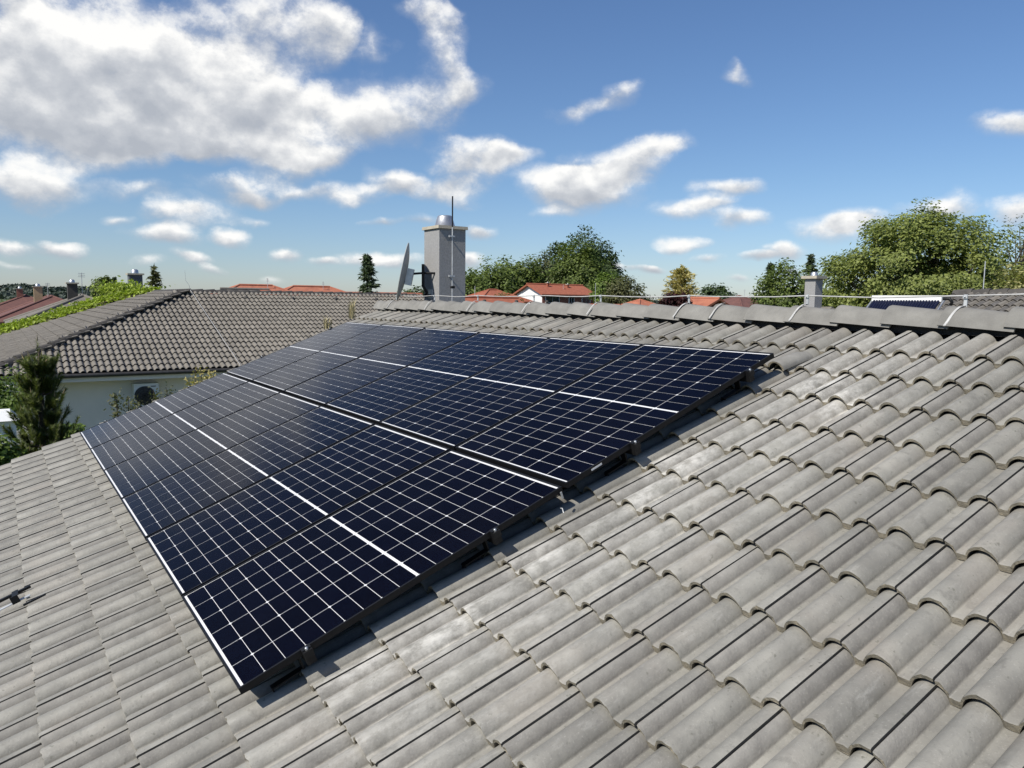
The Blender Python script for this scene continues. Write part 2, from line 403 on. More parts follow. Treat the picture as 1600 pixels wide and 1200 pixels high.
def tile_matrix(frame, s, t, h, jit=1.0):
    o, ax, ay, az = frame
    rx = random.gauss(0, .0022)*jit; rz = random.gauss(0, .0022)*jit
    p = o + s*ax + t*ay + (h+abs(random.gauss(0, .0012))*jit)*az + random.gauss(0, .0012)*jit*ay
    A = Matrix(((ax[0], ay[0], az[0], p[0]), (ax[1], ay[1], az[1], p[1]), (ax[2], ay[2], az[2], p[2]), (0, 0, 0, 1)))
    return A @ Matrix.Rotation(rz, 4, 'Z') @ Matrix.Rotation(rx, 4, 'X')

def join_instances(name, me, mats_list, parent):           # many placements of one mesh as one object
    nv = len(me.vertices); co = np.empty(nv*3, np.float32); me.vertices.foreach_get('co', co); co = co.reshape(-1, 3)
    polys = [list(p.vertices) for p in me.polygons]; mi = [p.material_index for p in me.polygons]; sm = [p.use_smooth for p in me.polygons]
    F4 = np.array(polys, dtype=np.int32)
    Vs = []; Fs = []
    for k, M in enumerate(mats_list):
        A = np.array(M); Vs.append(co @ A[:3, :3].T + A[:3, 3]); Fs.append(F4+k*nv)
    me2 = bpy.data.meshes.new(name)
    V = np.concatenate(Vs); F = np.concatenate(Fs)
    me2.vertices.add(len(V)); me2.vertices.foreach_set('co', V.astype(np.float32).ravel())
    me2.loops.add(F.size); me2.loops.foreach_set('vertex_index', F.ravel().astype(np.int32))
    me2.polygons.add(len(F)); me2.polygons.foreach_set('loop_start', np.arange(0, F.size, 4, dtype=np.int32))
    me2.polygons.foreach_set('material_index', np.tile(np.array(mi, np.int32), len(mats_list)))
    me2.polygons.foreach_set('use_smooth', np.tile(np.array(sm, bool), len(mats_list)))
    for m in me.materials: me2.materials.append(m)
    me2.update(calc_edges=True)
    o = link(name, me2, parent); o['kind'] = 'stuff'; return o

# ---------------------------------------------------------------- ground
mat('grass_ground', (.055, .085, .028), (.09, .10, .045), .35, .95, .02, 3.0)
g = MB(); g.quad((-3000, -3000, 0), (3000, -3000, 0), (3000, 3000, 0), (-3000, 3000, 0))
structure(g.build('ground', 'grass_ground'))

# ---------------------------------------------------------------- the house in the foreground
house = thing('tiled_house', 'house with grey concrete tiled roof that carries the solar panels', 'house', (O[0]-2, 3, 0))
xL = O[0]-S_VERGE; xR = O[0]-S_RIGHT
ridge_p = RP(0, T_RIDGE, H0-.02); eave_p = RP(0, T_EAVE, H0-.02)
yr, zr, ye, ze = ridge_p[1], ridge_p[2], eave_p[1], eave_p[2]
yb = 2*yr-ye
d = MB()
d.prism([(xL+.03, ye, ze), (xL+.03, yr, zr), (xL+.03, yr, zr-.05), (xL+.03, ye, ze-.05)], (xR-xL-.06, 0, 0))
d.prism([(xL+.03, yr, zr), (xL+.03, yb, ze), (xL+.03, yb, ze-.05), (xL+.03, yr, zr-.05)], (xR-xL-.06, 0, 0), 1)
roof = d.build('roof', ['underlay', 'ridge_concrete'], house)
w = MB(); w.prism([(xL+.35, ye+.5, -.1), (xL+.35, yb-.5, -.1), (xL+.35, yb-.5, ze+.10), (xL+.35, yr, zr-.09), (xL+.35, ye+.5, ze+.10)], (xR-xL-.7, 0, 0))
w.build('wall', 'plaster', house)
gt = MB(); gt.tube([(xL, ye-.05, ze-.04), (xR, ye-.05, ze-.04)], .07, 12); gt.build('gutter', 'zinc', house)

FR = (O, np.array([1.0, 0, 0]), U, N)                      # s axis runs to +X here
PANEL_W, PANEL_L, PGAP, RGAP = 1.134, 1.722, .020, .0314
FIELD_W, FIELD_L = 6*PANEL_W+5*PGAP, 2*PANEL_L+RGAP
tile_mes = [tile_mesh('roof_tile', 14, wear=.0011) for _ in range(6)]; tile_me = tile_mes[0]
slots = []
for k in range(-1, 19):
    t = T0-GAUGE*k
    if k == -1: continue
    for j in range(-28, 24):
        s_joint = S0-MOD*j                                   # joint on the left of this tile
        if s_joint > S_VERGE+.02 or s_joint-MOD < S_RIGHT: continue
        slots.append((s_joint, t, k, j))
def hidden(p):
    dd = p-CAM; q = (O-CAM)@N/(dd@N)
    if 0 < q < 1:
        X = CAM+dd*q-O; s_, t_ = -X[0], X@U
        return .03 < s_ < FIELD_W and 0 < t_ < FIELD_L
    return False
rank = []
VENT = (0, 1)
for i, (s, t, k, j) in enumerate(slots):
    c = RP(s-.15, t+.16, -.13); u, v, z = proj(c)
    vis = z > .3 and -40 < u < 1640 and 440 < v < 1230 and not (hidden(c) and hidden(RP(s-.29, t+.16, -.13)) and hidden(RP(s-.15, t, -.13)))
    rank.append((0 if vis else 1, z, i))
rank.sort()
single = {i for (q, z, i) in rank[:300] if q == 0}
rest = []
VENT_TILE = None
for i, (s, t, k, j) in enumerate(slots):
    M = tile_matrix(FR, -s, t, H0)
    if k == 0: pass
    if i in single:
        o = link('tile', random.choice(tile_mes), roof); o.matrix_basis = M
    else: rest.append(M)
join_instances('tile_field', tile_me, rest, roof)

# hooded vent tile beside the top corner of the panels
vs, vt = S0+.300, T0-GAUGE
m = MB(); hood = []
for (yy, rad, lift) in ((-.045, .062, .022), (.06, .062, .020), (.20, .060, .012), (.30, .054, -.012)):
    hood.append([(.130+rad*math.cos(PI-PI*a/12), yy, STEP*(1-yy/GAUGE)+lift+rad*.92*math.sin(PI*a/12)) for a in range(13)])
V = [p for r_ in hood for p in r_]
m.add(V, [(r_*13+i, r_*13+i+1, (r_+1)*13+i+1, (r_+1)*13+i) for r_ in range(3) for i in range(12)], 0, True)
Vi = [(.130+(x-.130)*.80, y+.0005, z-.010) for (x, y, z) in hood[0]]
m.add(hood[0]+Vi, [(i, 13+i, 14+i, i+1) for i in range(12)], 1)
Vj = [(x, y+.07, z-.004) for (x, y, z) in Vi]
m.add(Vi+Vj, [(i, i+1, 14+i, 13+i) for i in range(12)], 2, True)
vo = m.build('vent_hood', ['ridge_concrete', 'tile_nose', 'underlay'], roof)
vo.matrix_basis = tile_matrix(FR, -vs, vt, H0, 0)
vo['label'] = 'raised half-round vent hood on a tile beside the top panel corner'

# ridge tiles
def ridge_mesh(name, L=.42, wid=.125, hgt=.115, seg=12, matn='ridge_concrete', taper=.9):
    m = MB(); rings = []
    prof = [(-1.0, -.02), (-.90, .20), (-.74, .50), (-.54, .76), (-.30, .94), (0, 1.0), (.30, .94), (.54, .76), (.74, .50), (.90, .20), (1.0, -.02)]
    for (x, k, dz) in ((0, 1.0, 0), (.006, 1.015, .002), (L, taper, -.012)):
        rings.append([(x, p[0]*wid*k, p[1]*hgt*k+dz) for p in prof])
    n = len(prof); V = [p for r_ in rings for p in r_]
    m.add(V, [(r_*n+i, (r_+1)*n+i, (r_+1)*n+i+1, r_*n+i+1) for r_ in range(2) for i in range(n-1)], 0, True)
    for idx, ex in ((0, 0.0), (2, L)):
        A = rings[idx]; B_ = [(p[0], p[1]*.88, p[2]*.86-.004) for p in A]
        m.add(A+B_, [(i, i+1, n+i+1, n+i) if idx == 0 else (i, n+i, n+i+1, i+1) for i in range(n-1)], 0)
    for sgn in (0, n-1):                                      # lower edges have a thickness
        e = [rings[r_][sgn] for r_ in range(3)]; e2 = [(p[0], p[1]*.9, p[2]) for p in e]
        m.add(e+e2, [(0, 1, 4, 3), (1, 2, 5, 4)], 0)
    return m.mesh(name, [matn])
rid_me = ridge_mesh('ridge_cap')
RIDGE_Y = RP(0, T_RIDGE, -.122)[1]; RIDGE_Z = RP(0, 4.26, -.108)[2]
k = 0; s = S_VERGE-.03
while s > S_RIGHT+.3:
    o = link('ridge_tile', rid_me, roof)
    o.matrix_basis = Matrix.Translation((O[0]-s, RIDGE_Y+random.gauss(0, .004), RIDGE_Z+random.gauss(0, .0035)+.004)) @ Matrix.Rotation(random.gauss(0, .008), 4, 'Z') @ Matrix.Rotation(.022+random.gauss(0, .006), 4, 'Y') @ Matrix.Rotation(random.gauss(0, .012), 4, 'X')
    s -= .365
vb = MB(); vb.box((0, 0, 0), (xR-xL-.1, .10, .06)); vb = vb.build('ridge_batten', 'underlay', roof); vb.location = ((xL+xR)/2, RIDGE_Y, RIDGE_Z-.02)

# ---------------------------------------------------------------- solar panels
FW = .010
def panel_frame_mesh():
    m = MB(); W_, L_, D_ = PANEL_W, PANEL_L, .030
    for (x0, x1, y0, y1) in ((0, FW, 0, L_), (W_-FW, W_, 0, L_), (FW, W_-FW, 0, FW), (FW, W_-FW, L_-FW, L_)):
        m.box(((x0+x1)/2, (y0+y1)/2, -D_/2), (x1-x0, y1-y0, D_))
    for (x0, x1, y0, y1) in ((FW, FW+.022, FW, L_-FW), (W_-FW-.022, W_-FW, FW, L_-FW)):
        m.box(((x0+x1)/2, (y0+y1)/2, -D_+.0012), (x1-x0, y1-y0, .002))
    return m.mesh('frame', ['black_anodised'])
frame_me = panel_frame_mesh()
m = MB(); m.box((PANEL_W/2, PANEL_L/2, -.0065), (PANEL_W-2*FW, PANEL_L-2*FW, .003)); m.mi[0] = 1; back_me = m.mesh('backsheet', ['backsheet', 'black_rail'])
m = MB(); m.quad((FW, FW, -.0012), (PANEL_W-FW, FW, -.0012), (PANEL_W-FW, PANEL_L-FW, -.0012), (FW, PANEL_L-FW, -.0012)); glass_me = m.mesh('glass', ['panel_glass'])
MX, MY, MC = .004, .012, .013
CPX = (PANEL_W-2*FW-2*MX)/6; CPY = (PANEL_L-2*FW-2*MY-MC)/18
cw, ch, cc = (CPX-.0040)/2, (CPY-.0024)/2, .0072
m = MB(); m.add([(-cw, -ch, 0), (cw, -ch, 0), (cw, ch-cc, 0), (cw-cc, ch, 0), (-cw+cc, ch, 0), (-cw, ch-cc, 0)], [(0, 1, 2, 3, 4, 5)]); cell_me = m.mesh('cell', ['solar_cell'])
cell_pos = []
for c in range(6):
    x = FW+MX+CPX*(c+.5)
    for r_ in range(18):
        y = FW+MY+CPY*(r_+.5)+(MC if r_ >= 9 else 0)
        up_ = (r_ % 2 == 0) if r_ < 9 else (r_ % 2 == 0)
        cell_pos.append((x, y, up_))
ORD = ['first', 'second', 'third', 'fourth', 'fifth', 'sixth']
def place(o, s, t, h=0):
    o.matrix_basis = Matrix(((1, U[0], N[0], RP(s, t, h)[0]), (0, U[1], N[1], RP(s, t, h)[1]), (0, U[2], N[2], RP(s, t, h)[2]), (0, 0, 0, 1)))
for row in range(2):
    for k in range(6):
        s_right = k*(PANEL_W+PGAP); s_left = s_right+PANEL_W
        rn = ('lower row', 'upper row')[row]
        p = bpy.data.objects.new('photovoltaic_module', None); COL.objects.link(p); p.empty_display_size = .1
        tag(p, f'black framed solar panel, {ORD[5-k]} from the neighbouring house, {rn}' if k > 2 else f'black framed solar panel, {ORD[k]} from the bare tile end, {rn}', 'solar panel', 'solar panels on the tiled roof')
        place(p, s_left, row*(PANEL_L+RGAP))
        p.matrix_basis = p.matrix_basis @ Matrix.Translation((0, random.gauss(0, .0012), random.gauss(0, .0008))) @ Matrix.Rotation(random.gauss(0, .0009), 4, 'X') @ Matrix.Rotation(random.gauss(0, .0012), 4, 'Y')
        for nm, me in (('frame', frame_me), ('backsheet', back_me), ('glass', glass_me)):
            o = bpy.data.objects.new(nm, me); COL.objects.link(o); o.parent = p
        for (x, y, up_) in cell_pos:
            o = bpy.data.objects.new('cell', cell_me); COL.objects.link(o); o.parent = p
            o.location = (x, y, -.0040)
            if not up_: o.rotation_euler = (0, 0, PI)
        if k == 0 and row == 1:
            q = MB(); q.box((PANEL_W+.0006, .21, -.014), (.001, .075, .010)); q = q.build('label_plate', 'white_print'); q.parent = p
            q['label'] = 'small white print strip on the frame side'

# mounting rails with end clamps and roof hooks
RL = ['rail under the lower row close to its lower edge', 'rail under the lower row close to the joint between the rows',
      'rail under the upper row close to the joint between the rows', 'rail under the upper row close to the ridge']
for i, t in enumerate((.29, 1.28, 2.235, 3.215)):
    r_ = thing('mounting_rail', 'black aluminium mounting ' + RL[i], 'rail', RP(0, t, -.08), 'mounting rails under the solar panels')
    m = MB()
    m.box(RP(FIELD_W/2, t, -.050), (FIELD_W+.05, .040, .038), (np.array([1., 0, 0]), U, N)); m.build('rail', 'black_rail', r_)
    for s_ in (-.018, FIELD_W+.018):
        m = MB(); m.box(RP(s_, t, -.016), (.034, .040, .030), (np.array([1., 0, 0]), U, N)); m.box(RP(s_+(.010 if s_ < 0 else -.010), t, .002), (.030, .040, .004), (np.array([1., 0, 0]), U, N))
        c = m.build('end_clamp', 'black_rail', r_)
        m = MB(); m.lathe(RP(s_-.004, t, .0), [(.0, .012), (.0045, .012), (.0075, .009), (.0075, .0)], 10, (np.array([1., 0, 0]), U, N)); m.build('bolt', 'steel', c)
    for s_ in [.07+.90*q for q in range(8)]:
        s_ = min(s_, FIELD_W-.06)
        m = MB(); A = (np.array([1., 0, 0]), U, N)
        m.box(RP(s_, t-.032, -.075), (.040, .008, .085), A); m.box(RP(s_, t-.10, -.1165), (.034, .15, .006), A); m.box(RP(s_, t-.175, -.132), (.034, .006, .034), A)
        m.build('roof_hook', 'black_rail', r_)
# clips at the joint between the two rows
cl = thing('cable_clip', 'small bright steel cable clips under the panel edge at the row joint', 'clip', RP(-.0, 1.72, -.05))
m = MB(); m.box(RP(-.012, 1.70, -.036), (.005, .010, .036), (np.array([1., 0, 0]), U, N)); m.build('clip', 'zinc', cl)
m = MB(); m.tube([RP(-.03, 1.66, -.085), RP(-.045, 1.66, -.082), RP(-.06, 1.65, -.10)], .003, 6); m.build('clip', 'zinc', cl)

# ---------------------------------------------------------------- lightning conductor along the ridge
lc = thing('lightning_conductor', 'pale lightning conductor wire on steel holders along the tiled ridge', 'wire', (O[0]-4, RIDGE_Y, RIDGE_Z))
HS = [7.25, 6.08, 4.97, 3.80, 2.69, 1.55, .41, -.68, -1.75, -3.0, -4.2]
apex = RIDGE_Z+.115
pts = []
for i, s_ in enumerate(HS):
    zt = apex+.072+(.0 if s_ > -1 else .06)
    x = O[0]-s_
    if i:
        x0, z0 = pts[-1][0], pts[-1][2]
        for q in (.25, .5, .75):
            pts.append((x0+(x-x0)*q, RIDGE_Y+random.gauss(0, .004), z0+(zt-z0)*q-.012*math.sin(PI*q)+random.gauss(0, .003)))
    pts.append((x, RIDGE_Y, zt))
m = MB(); m.tube(pts, .0046, 8); m.build('wire', 'zinc', lc)
mat('wire_white', (.47, .465, .45), (.36, .355, .34), 20, .55)
lc.children[0].data.materials[0] = MATS['wire_white']
arc = [(-1.02, .0), (-.90, .22), (-.74, .52), (-.54, .78), (-.30, .96), (0, 1.02)]
for s_ in HS:
    x = O[0]-s_; m = MB(); off = random.choice((-.05, -.04, -.06))
    V = []
    for i, (py, pz) in enumerate(arc):
        xx = x+off*(1-i/5)
        for dx in (-.0075, .0075): V.append((xx+dx, RIDGE_Y+py*.130, RIDGE_Z+pz*.119+.008))
    m.add(V, [(2*i, 2*i+1, 2*i+3, 2*i+2) for i in range(5)], 0, True)
    m.add([(a, b_, c_-.004) for (a, b_, c_) in V], [(2*i, 2*i+2, 2*i+3, 2*i+1) for i in range(5)], 0, True)
    st_ = m.build('strap', 'wire_white', lc)
    m = MB(); m.box((x, RIDGE_Y, apex+.042), (.020, .006, .075)); m.box((x, RIDGE_Y-.006, apex+.066), (.026, .012, .020)); m.lathe((x, RIDGE_Y-.012, apex+.066), [(.0, .006), (.006, .004), (.006, 0)], 8, ((1, 0, 0), (0, 0, 1), (0, -1, 0)))
    m.build('holder', 'zinc', lc)
# plain strap left on the ridge without a holder
m = MB(); V = []
for i, (py, pz) in enumerate(arc):
    for dx in (-.006, .006): V.append((O[0]-1.16-.045*(1-i/5)+dx, RIDGE_Y+py*.130, RIDGE_Z+pz*.119+.009))
m.add(V, [(2*i, 2*i+1, 2*i+3, 2*i+2) for i in range(5)], 0, True); m.build('strap', 'wire_white', lc)

# ---------------------------------------------------------------- chimney, rod, dish
mat('render_grey', (.315, .312, .308), (.235, .232, .228), 40, .95, .005, 70, stops=(.3, .7))
mat('concrete_cap', (.42, .38, .30), (.33, .30, .24), 12, .9, .002, 60)
cx0, cx1, cy0, cy1 = -10.347, -9.88, 5.38, 5.82
czt = H+1.045
m = MB(); m.box(((cx0+cx1)/2, (cy0+cy1)/2, (czt+H-.8)/2), (cx1-cx0, cy1-cy0, czt-H+.8)); ch_ = m.build('chimney', 'render_grey', house)
ccx, ccy = (cx0+cx1)/2, (cy0+cy1)/2
m = MB(); m.box((ccx, ccy, czt+.022), (cx1-cx0+.055, cy1-cy0+.055, .044), taper=.985); link('chimney_cap', m.mesh('chimney_cap', ['concrete_cap']), ch_)
m = MB(); m.lathe((ccx, ccy, czt+.044), [(.172, 0), (.172, .008), (.152, .012), (.112, .150), (.098, .166), (.0, .172)], 28); link('cowl', m.mesh('cowl', ['steel']), ch_)
rod = thing('lightning_rod', 'thin steel lightning rod clamped to the grey rendered chimney', 'lightning rod', (cx1+.09, 5.56, H-.5))
ry = 5.54
m = MB(); m.tube([(cx1+.10, ry, H-.45), (cx1+.10, ry, czt+.02)], .008, 8); m.build('lower_rod', 'zinc', rod)
m = MB(); m.tube([(cx1+.10, ry, czt+.02), (cx1+.10, ry, H+1.50)], .0105, 8); m.build('tip_rod', 'black_rail', rod)
for z_ in (H+.93, H+.36):
    m = MB(); m.box((cx1+.05, ry, z_), (.11, .014, .014)); m.box((cx1+.10, ry-.01, z_), (.03, .09, .022)); m.build('bracket', 'zinc', rod)
m = MB(); m.box((cx1+.085, ry+.015, H+.20), (.05, .05, .035)); m.build('clamp', 'black_rail', rod)

mat('dish_grey', (.33, .35, .34), (.27, .285, .28), 8, .5)
c0 = at(629.5, 424, 11.28)
dn = np.array([-.485, -.86, .20]); dn /= np.linalg.norm(dn)
da = np.cross([0, 0, 1.0], dn); da /= np.linalg.norm(da); db = np.cross(dn, da)
dish = thing('satellite_dish', 'grey satellite dish seen edge-on, mounted on an arm beside the chimney', 'satellite dish', c0-np.array([0, 0, .5]))
m = MB(); prof = [(0, -.050), (.12, -.046), (.22, -.036), (.31, -.019), (.385, 0), (.395, .004), (.392, -.008), (.31, -.030), (.22, -.048), (.12, -.058), (0, -.062)]
m.lathe(c0, prof, 36, (da, db*1.08, dn)); m.build('reflector', 'dish_grey', dish)
m = MB(); m.box(c0-dn*.11-db*.06, (.16, .24, .10), (da, db, dn)); m.build('back_bracket', 'steel', dish)
py_ = c0-dn*.30; py_[2] = c0[2]-.05
chx = cy0
m = MB(); m.tube([py_+np.array([0, 0, .16]), py_+np.array([0, 0, -.16]), py_+np.array([.03, .05, -.26]), np.array([cx0+.22, cy0-.12, py_[2]-.30]), np.array([cx0+.22, cy0+.01, py_[2]-.30])], .022, 10); m.build('mast', 'black_rail', dish)
m = MB(); m.tube([c0-dn*.16, py_+np.array([0, 0, .03]), py_+np.array([.10, .16, .03])], .016, 8); m.build('clamp_arm', 'black_rail', dish)
m = MB(); m.box((cx0+.22, cy0-.008, py_[2]-.27), (.13, .014, .13)); m.build('wall_plate', 'zinc', dish)

# ---------------------------------------------------------------- steel hook lying on the tiles, dry grass at the verge
hk = thing('roof_step_hook', 'dark steel roof hook with flat strap on the tiles below the panels', 'roof hook', RP(2.7, -.85, -.12))
A = (np.array([1., 0, 0]), U, N)
m = MB(); m.box(RP(2.62, -.90, -.104), (.026, .36, .005), A); m.build('strap', 'zinc', hk)
m = MB(); m.box(RP(2.60, -.80, -.082), (.006, .045, .050), A); m.box(RP(2.65, -.79, -.060), (.10, .036, .005), A); m.build('bracket', 'black_rail', hk)
m = MB(); m.box(RP(2.76, -.88, -.096), (.022, .34, .016), A); m.build('bar', 'black_rail', hk)
m = MB(); m.box(RP(2.50, -.70, -.106), (.016, .13, .010), A); m.build('bar', 'black_rail', hk)
mat('dry_grass', (.42, .36, .20), (.30, .26, .13), 9, .9, island=.4)
def grass_tuft(p, n, hgt, spread, name, label, matn='dry_grass'):
    m = MB()
    for i in range(n):
        a = random.uniform(0, 2*PI); l = hgt*random.uniform(.4, 1.05); b0 = np.array(p)+np.array([random.gauss(0, .03), random.gauss(0, .03), 0])
        lean = spread*random.uniform(.1, 1); dv = np.array([math.cos(a), math.sin(a), 0]); wv = np.array([-dv[1], dv[0], 0])*.005
        mid = b0+dv*lean*.35*l+np.array([0, 0, l*.6]); tip = b0+dv*lean*l+np.array([0, 0, l*(1-.35*lean)])
        m.add([b0-wv, b0+wv, mid+wv*.8, tip, mid-wv*.8], [(0, 1, 2, 4), (4, 2, 3)], 0)
    return tag(m.build(name, matn), label, 'dry grass')
grass_tuft(RP(7.92, 3.93, -.16), 46, .36, .35, 'dry_grass_tuft', 'tall dry straw grass at the verge near the ridge end')
grass_tuft(RP(7.95, 3.52, -.16), 60, .24, 1.1, 'dry_grass_tuft', 'low drooping dry grass at the verge below the ridge end')
# ---------------------------------------------------------------- materials of the surroundings
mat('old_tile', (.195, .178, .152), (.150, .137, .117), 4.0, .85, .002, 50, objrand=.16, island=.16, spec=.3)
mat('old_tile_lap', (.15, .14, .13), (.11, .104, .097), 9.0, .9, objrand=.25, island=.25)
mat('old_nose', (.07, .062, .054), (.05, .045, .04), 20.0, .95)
mat('hip_dark', (.066, .060, .053), (.045, .041, .037), 5.0, .85, .003, 40, objrand=.3)
mat('shade_plaster', (.86, .80, .72), (.80, .745, .67), 1.5, .9)
mat('white_paint', (.78, .78, .76), (.70, .70, .68), 2.0, .7)
mat('gutter_dark', (.03, .028, .027), (.045, .042, .04), 10, .5)
mat('red_tile', (.33, .105, .055), (.25, .075, .042), 3.0, .85, .02, 5.0, island=.1)
mat('red_tile_far', (.30, .10, .060), (.40, .15, .085), 1.4, .9, .03, 3.0)
mat('maroon_tile', (.15, .066, .052), (.11, .050, .042), 2.0, .85, .02, 4.0)
mat('brick_wall', (.30, .12, .085), (.24, .10, .075), 6.0, .9)
mat('window_glass', (.03, .035, .045), (.05, .055, .065), 2, .08, spec=.8)
mat('bark', (.10, .075, .052), (.06, .046, .034), 20, .95, .01, 40)
mat('yellow_brick', (.45, .34, .20), (.36, .27, .16), 8, .9)

def leaf_mat(name, c1, c2, trans=.35, isl=.75, scale=1.5):
    m = bpy.data.materials.new(name); m.use_nodes = True; MATS[name] = m
    nt = m.node_tree; b = NB(nt); nt.nodes.clear()
    geo = nt.nodes.new('ShaderNodeNewGeometry')
    n = b.noise(geo.outputs['Position'], scale, 3, .6)
    f = b.math('ADD', b.math('MULTIPLY', n, .55), b.math('MULTIPLY', geo.outputs['Random Per Island'], .5))
    col = b.ramp(f, [(.22, c1), (.80, c2)])
    k = b.math('ADD', b.math('MULTIPLY', b.math('SUBTRACT', geo.outputs['Random Per Island'], .5), isl), 1.0)
    col = b.vec('SCALE', col, k)
    di = nt.nodes.new('ShaderNodeBsdfPrincipled'); di.inputs['Roughness'].default_value = .55; di.inputs['Specular IOR Level'].default_value = .35
    tl = nt.nodes.new('ShaderNodeBsdfTranslucent')
    nt.links.new(col, di.inputs['Base Color']); nt.links.new(b.vec('MULTIPLY', col, (1.1, 1.25, .6)), tl.inputs['Color'])
    mx = nt.nodes.new('ShaderNodeMixShader'); mx.inputs[0].default_value = trans
    nt.links.new(di.outputs[0], mx.inputs[1]); nt.links.new(tl.outputs[0], mx.inputs[2])
    o = nt.nodes.new('ShaderNodeOutputMaterial'); nt.links.new(mx.outputs[0], o.inputs[0])
    return m
leaf_mat('leaf_walnut', (.13, .165, .036), (.235, .265, .072), isl=.45)
leaf_mat('leaf_green', (.080, .115, .022), (.14, .18, .045))
leaf_mat('leaf_dark', (.045, .075, .025), (.085, .12, .045))
leaf_mat('leaf_bright', (.075, .13, .020), (.16, .22, .045))
leaf_mat('leaf_olive', (.075, .085, .032), (.13, .135, .055))
leaf_mat('leaf_pale', (.20, .19, .07), (.38, .36, .17))
leaf_mat('leaf_ivy', (.20, .27, .03), (.38, .45, .075), isl=.6)
leaf_mat('leaf_maroon', (.028, .008, .009), (.065, .018, .018))
leaf_mat('leaf_yellow', (.32, .27, .09), (.50, .43, .18), isl=.5)
leaf_mat('needle_blue', (.045, .068, .034), (.09, .12, .06), .25)
leaf_mat('needle_pine', (.062, .086, .022), (.145, .17, .044), .35, scale=4)
leaf_mat('candle', (.26, .20, .11), (.34, .27, .15), .1)
leaf_mat('forest_far', (.030, .045, .032), (.055, .072, .052), .1, scale=.05)  # slight bluish haze of distance is mixed into this green

rng = np.random.default_rng(11)
def leaf_quads(P, size, up=.3, outward=None, aspect=.62, droop=0.0):
    n = len(P); nrm = rng.normal(size=(n, 3)); nrm[:, 2] = np.abs(nrm[:, 2])+up
    if outward is not None: nrm += outward*1.7
    nrm /= np.linalg.norm(nrm, axis=1)[:, None]
    a = np.cross(nrm, rng.normal(size=(n, 3))); a /= np.linalg.norm(a, axis=1)[:, None]
    b_ = np.cross(nrm, a)
    sz = size*rng.uniform(.55, 1.35, n)[:, None]
    a = a*sz; b_ = b_*sz*aspect
    V = np.stack([P-a, P-b_*.9+nrm*sz*.10, P+a, P+b_*.9+nrm*sz*.10], 1).reshape(-1, 3)
    F = np.arange(4*n, dtype=np.int32).reshape(-1, 4)
    return V, F
def crown_points(c, rad, ncl, per, spread, rough=.28, shell=.55, low=-1.0):
    cs = []
    ph = rng.uniform(0, 6.28, 8)
    while len(cs) < ncl:
        d_ = rng.normal(size=3); d_ /= np.linalg.norm(d_)
        if d_[2] < low: continue
        az_ = math.atan2(d_[1], d_[0])
        k = 1 + rough*(.5*math.sin(2*az_+ph[0]+3*d_[2])+.4*math.sin(5*az_+ph[1]+4*d_[2])+.35*math.sin(9*az_+ph[2])*math.cos(6*d_[2]+ph[3]))
        r_ = (shell+(1-shell)*rng.uniform()**.6) if rng.uniform() < .8 else rng.uniform(.15, shell)
        cs.append(np.array(c)+d_*np.array(rad)*r_*k)
    cs = np.array(cs)
    idx = np.repeat(np.arange(ncl), per)
    off = np.clip(rng.normal(size=(len(idx), 3)), -1.55, 1.55)*spread*np.array([1, 1, .75])
    P = cs[idx]+off
    out = (P-np.array(c))/np.array(rad); out /= (np.linalg.norm(out, axis=1)[:, None]+1e-6)
    return cs, P, out
def broadleaf(name, label, base, top, rad, leafmat, ncl=220, per=60, size=.12, spread=.35, trunk=.16, group=None, rough=.28, crown_low=None, cat='tree', limbs=26, shell=.55):
    base = np.array(base, float); hgt = top-base[2]
    cz = top-rad[2]*.97
    t_ = thing(name, label, cat, base, group)
    c = (base[0], base[1], cz)
    cs, P, out = crown_points(c, rad, ncl, per, spread, rough, shell)
    P = P[P[:, 2] > base[2]+.1]; out = out[:len(P)]
    V, F = leaf_quads(P, size, .35, out)
    link('crown', fast_mesh('crown', V, F, [leafmat]), t_)
    m = MB(); fork = np.array([base[0], base[1], max(base[2]+hgt*.25, cz-rad[2]*.75)])
    m.tube([base-np.array([0, 0, .2]), base+(fork-base)*.5+np.array([.03, .02, 0]), fork], [trunk*1.25, trunk, trunk*.85], 8)
    for q in cs[rng.permutation(len(cs))[:limbs]]:
        mid = fork+(q-fork)*.5+rng.normal(size=3)*.08*np.linalg.norm(q-fork)+np.array([0, 0, .06*np.linalg.norm(q-fork)])
        m.tube([fork, mid, q], [trunk*.5, trunk*.28, trunk*.08], 5, caps=False)
    m.build('trunk', 'bark', t_)
    return t_
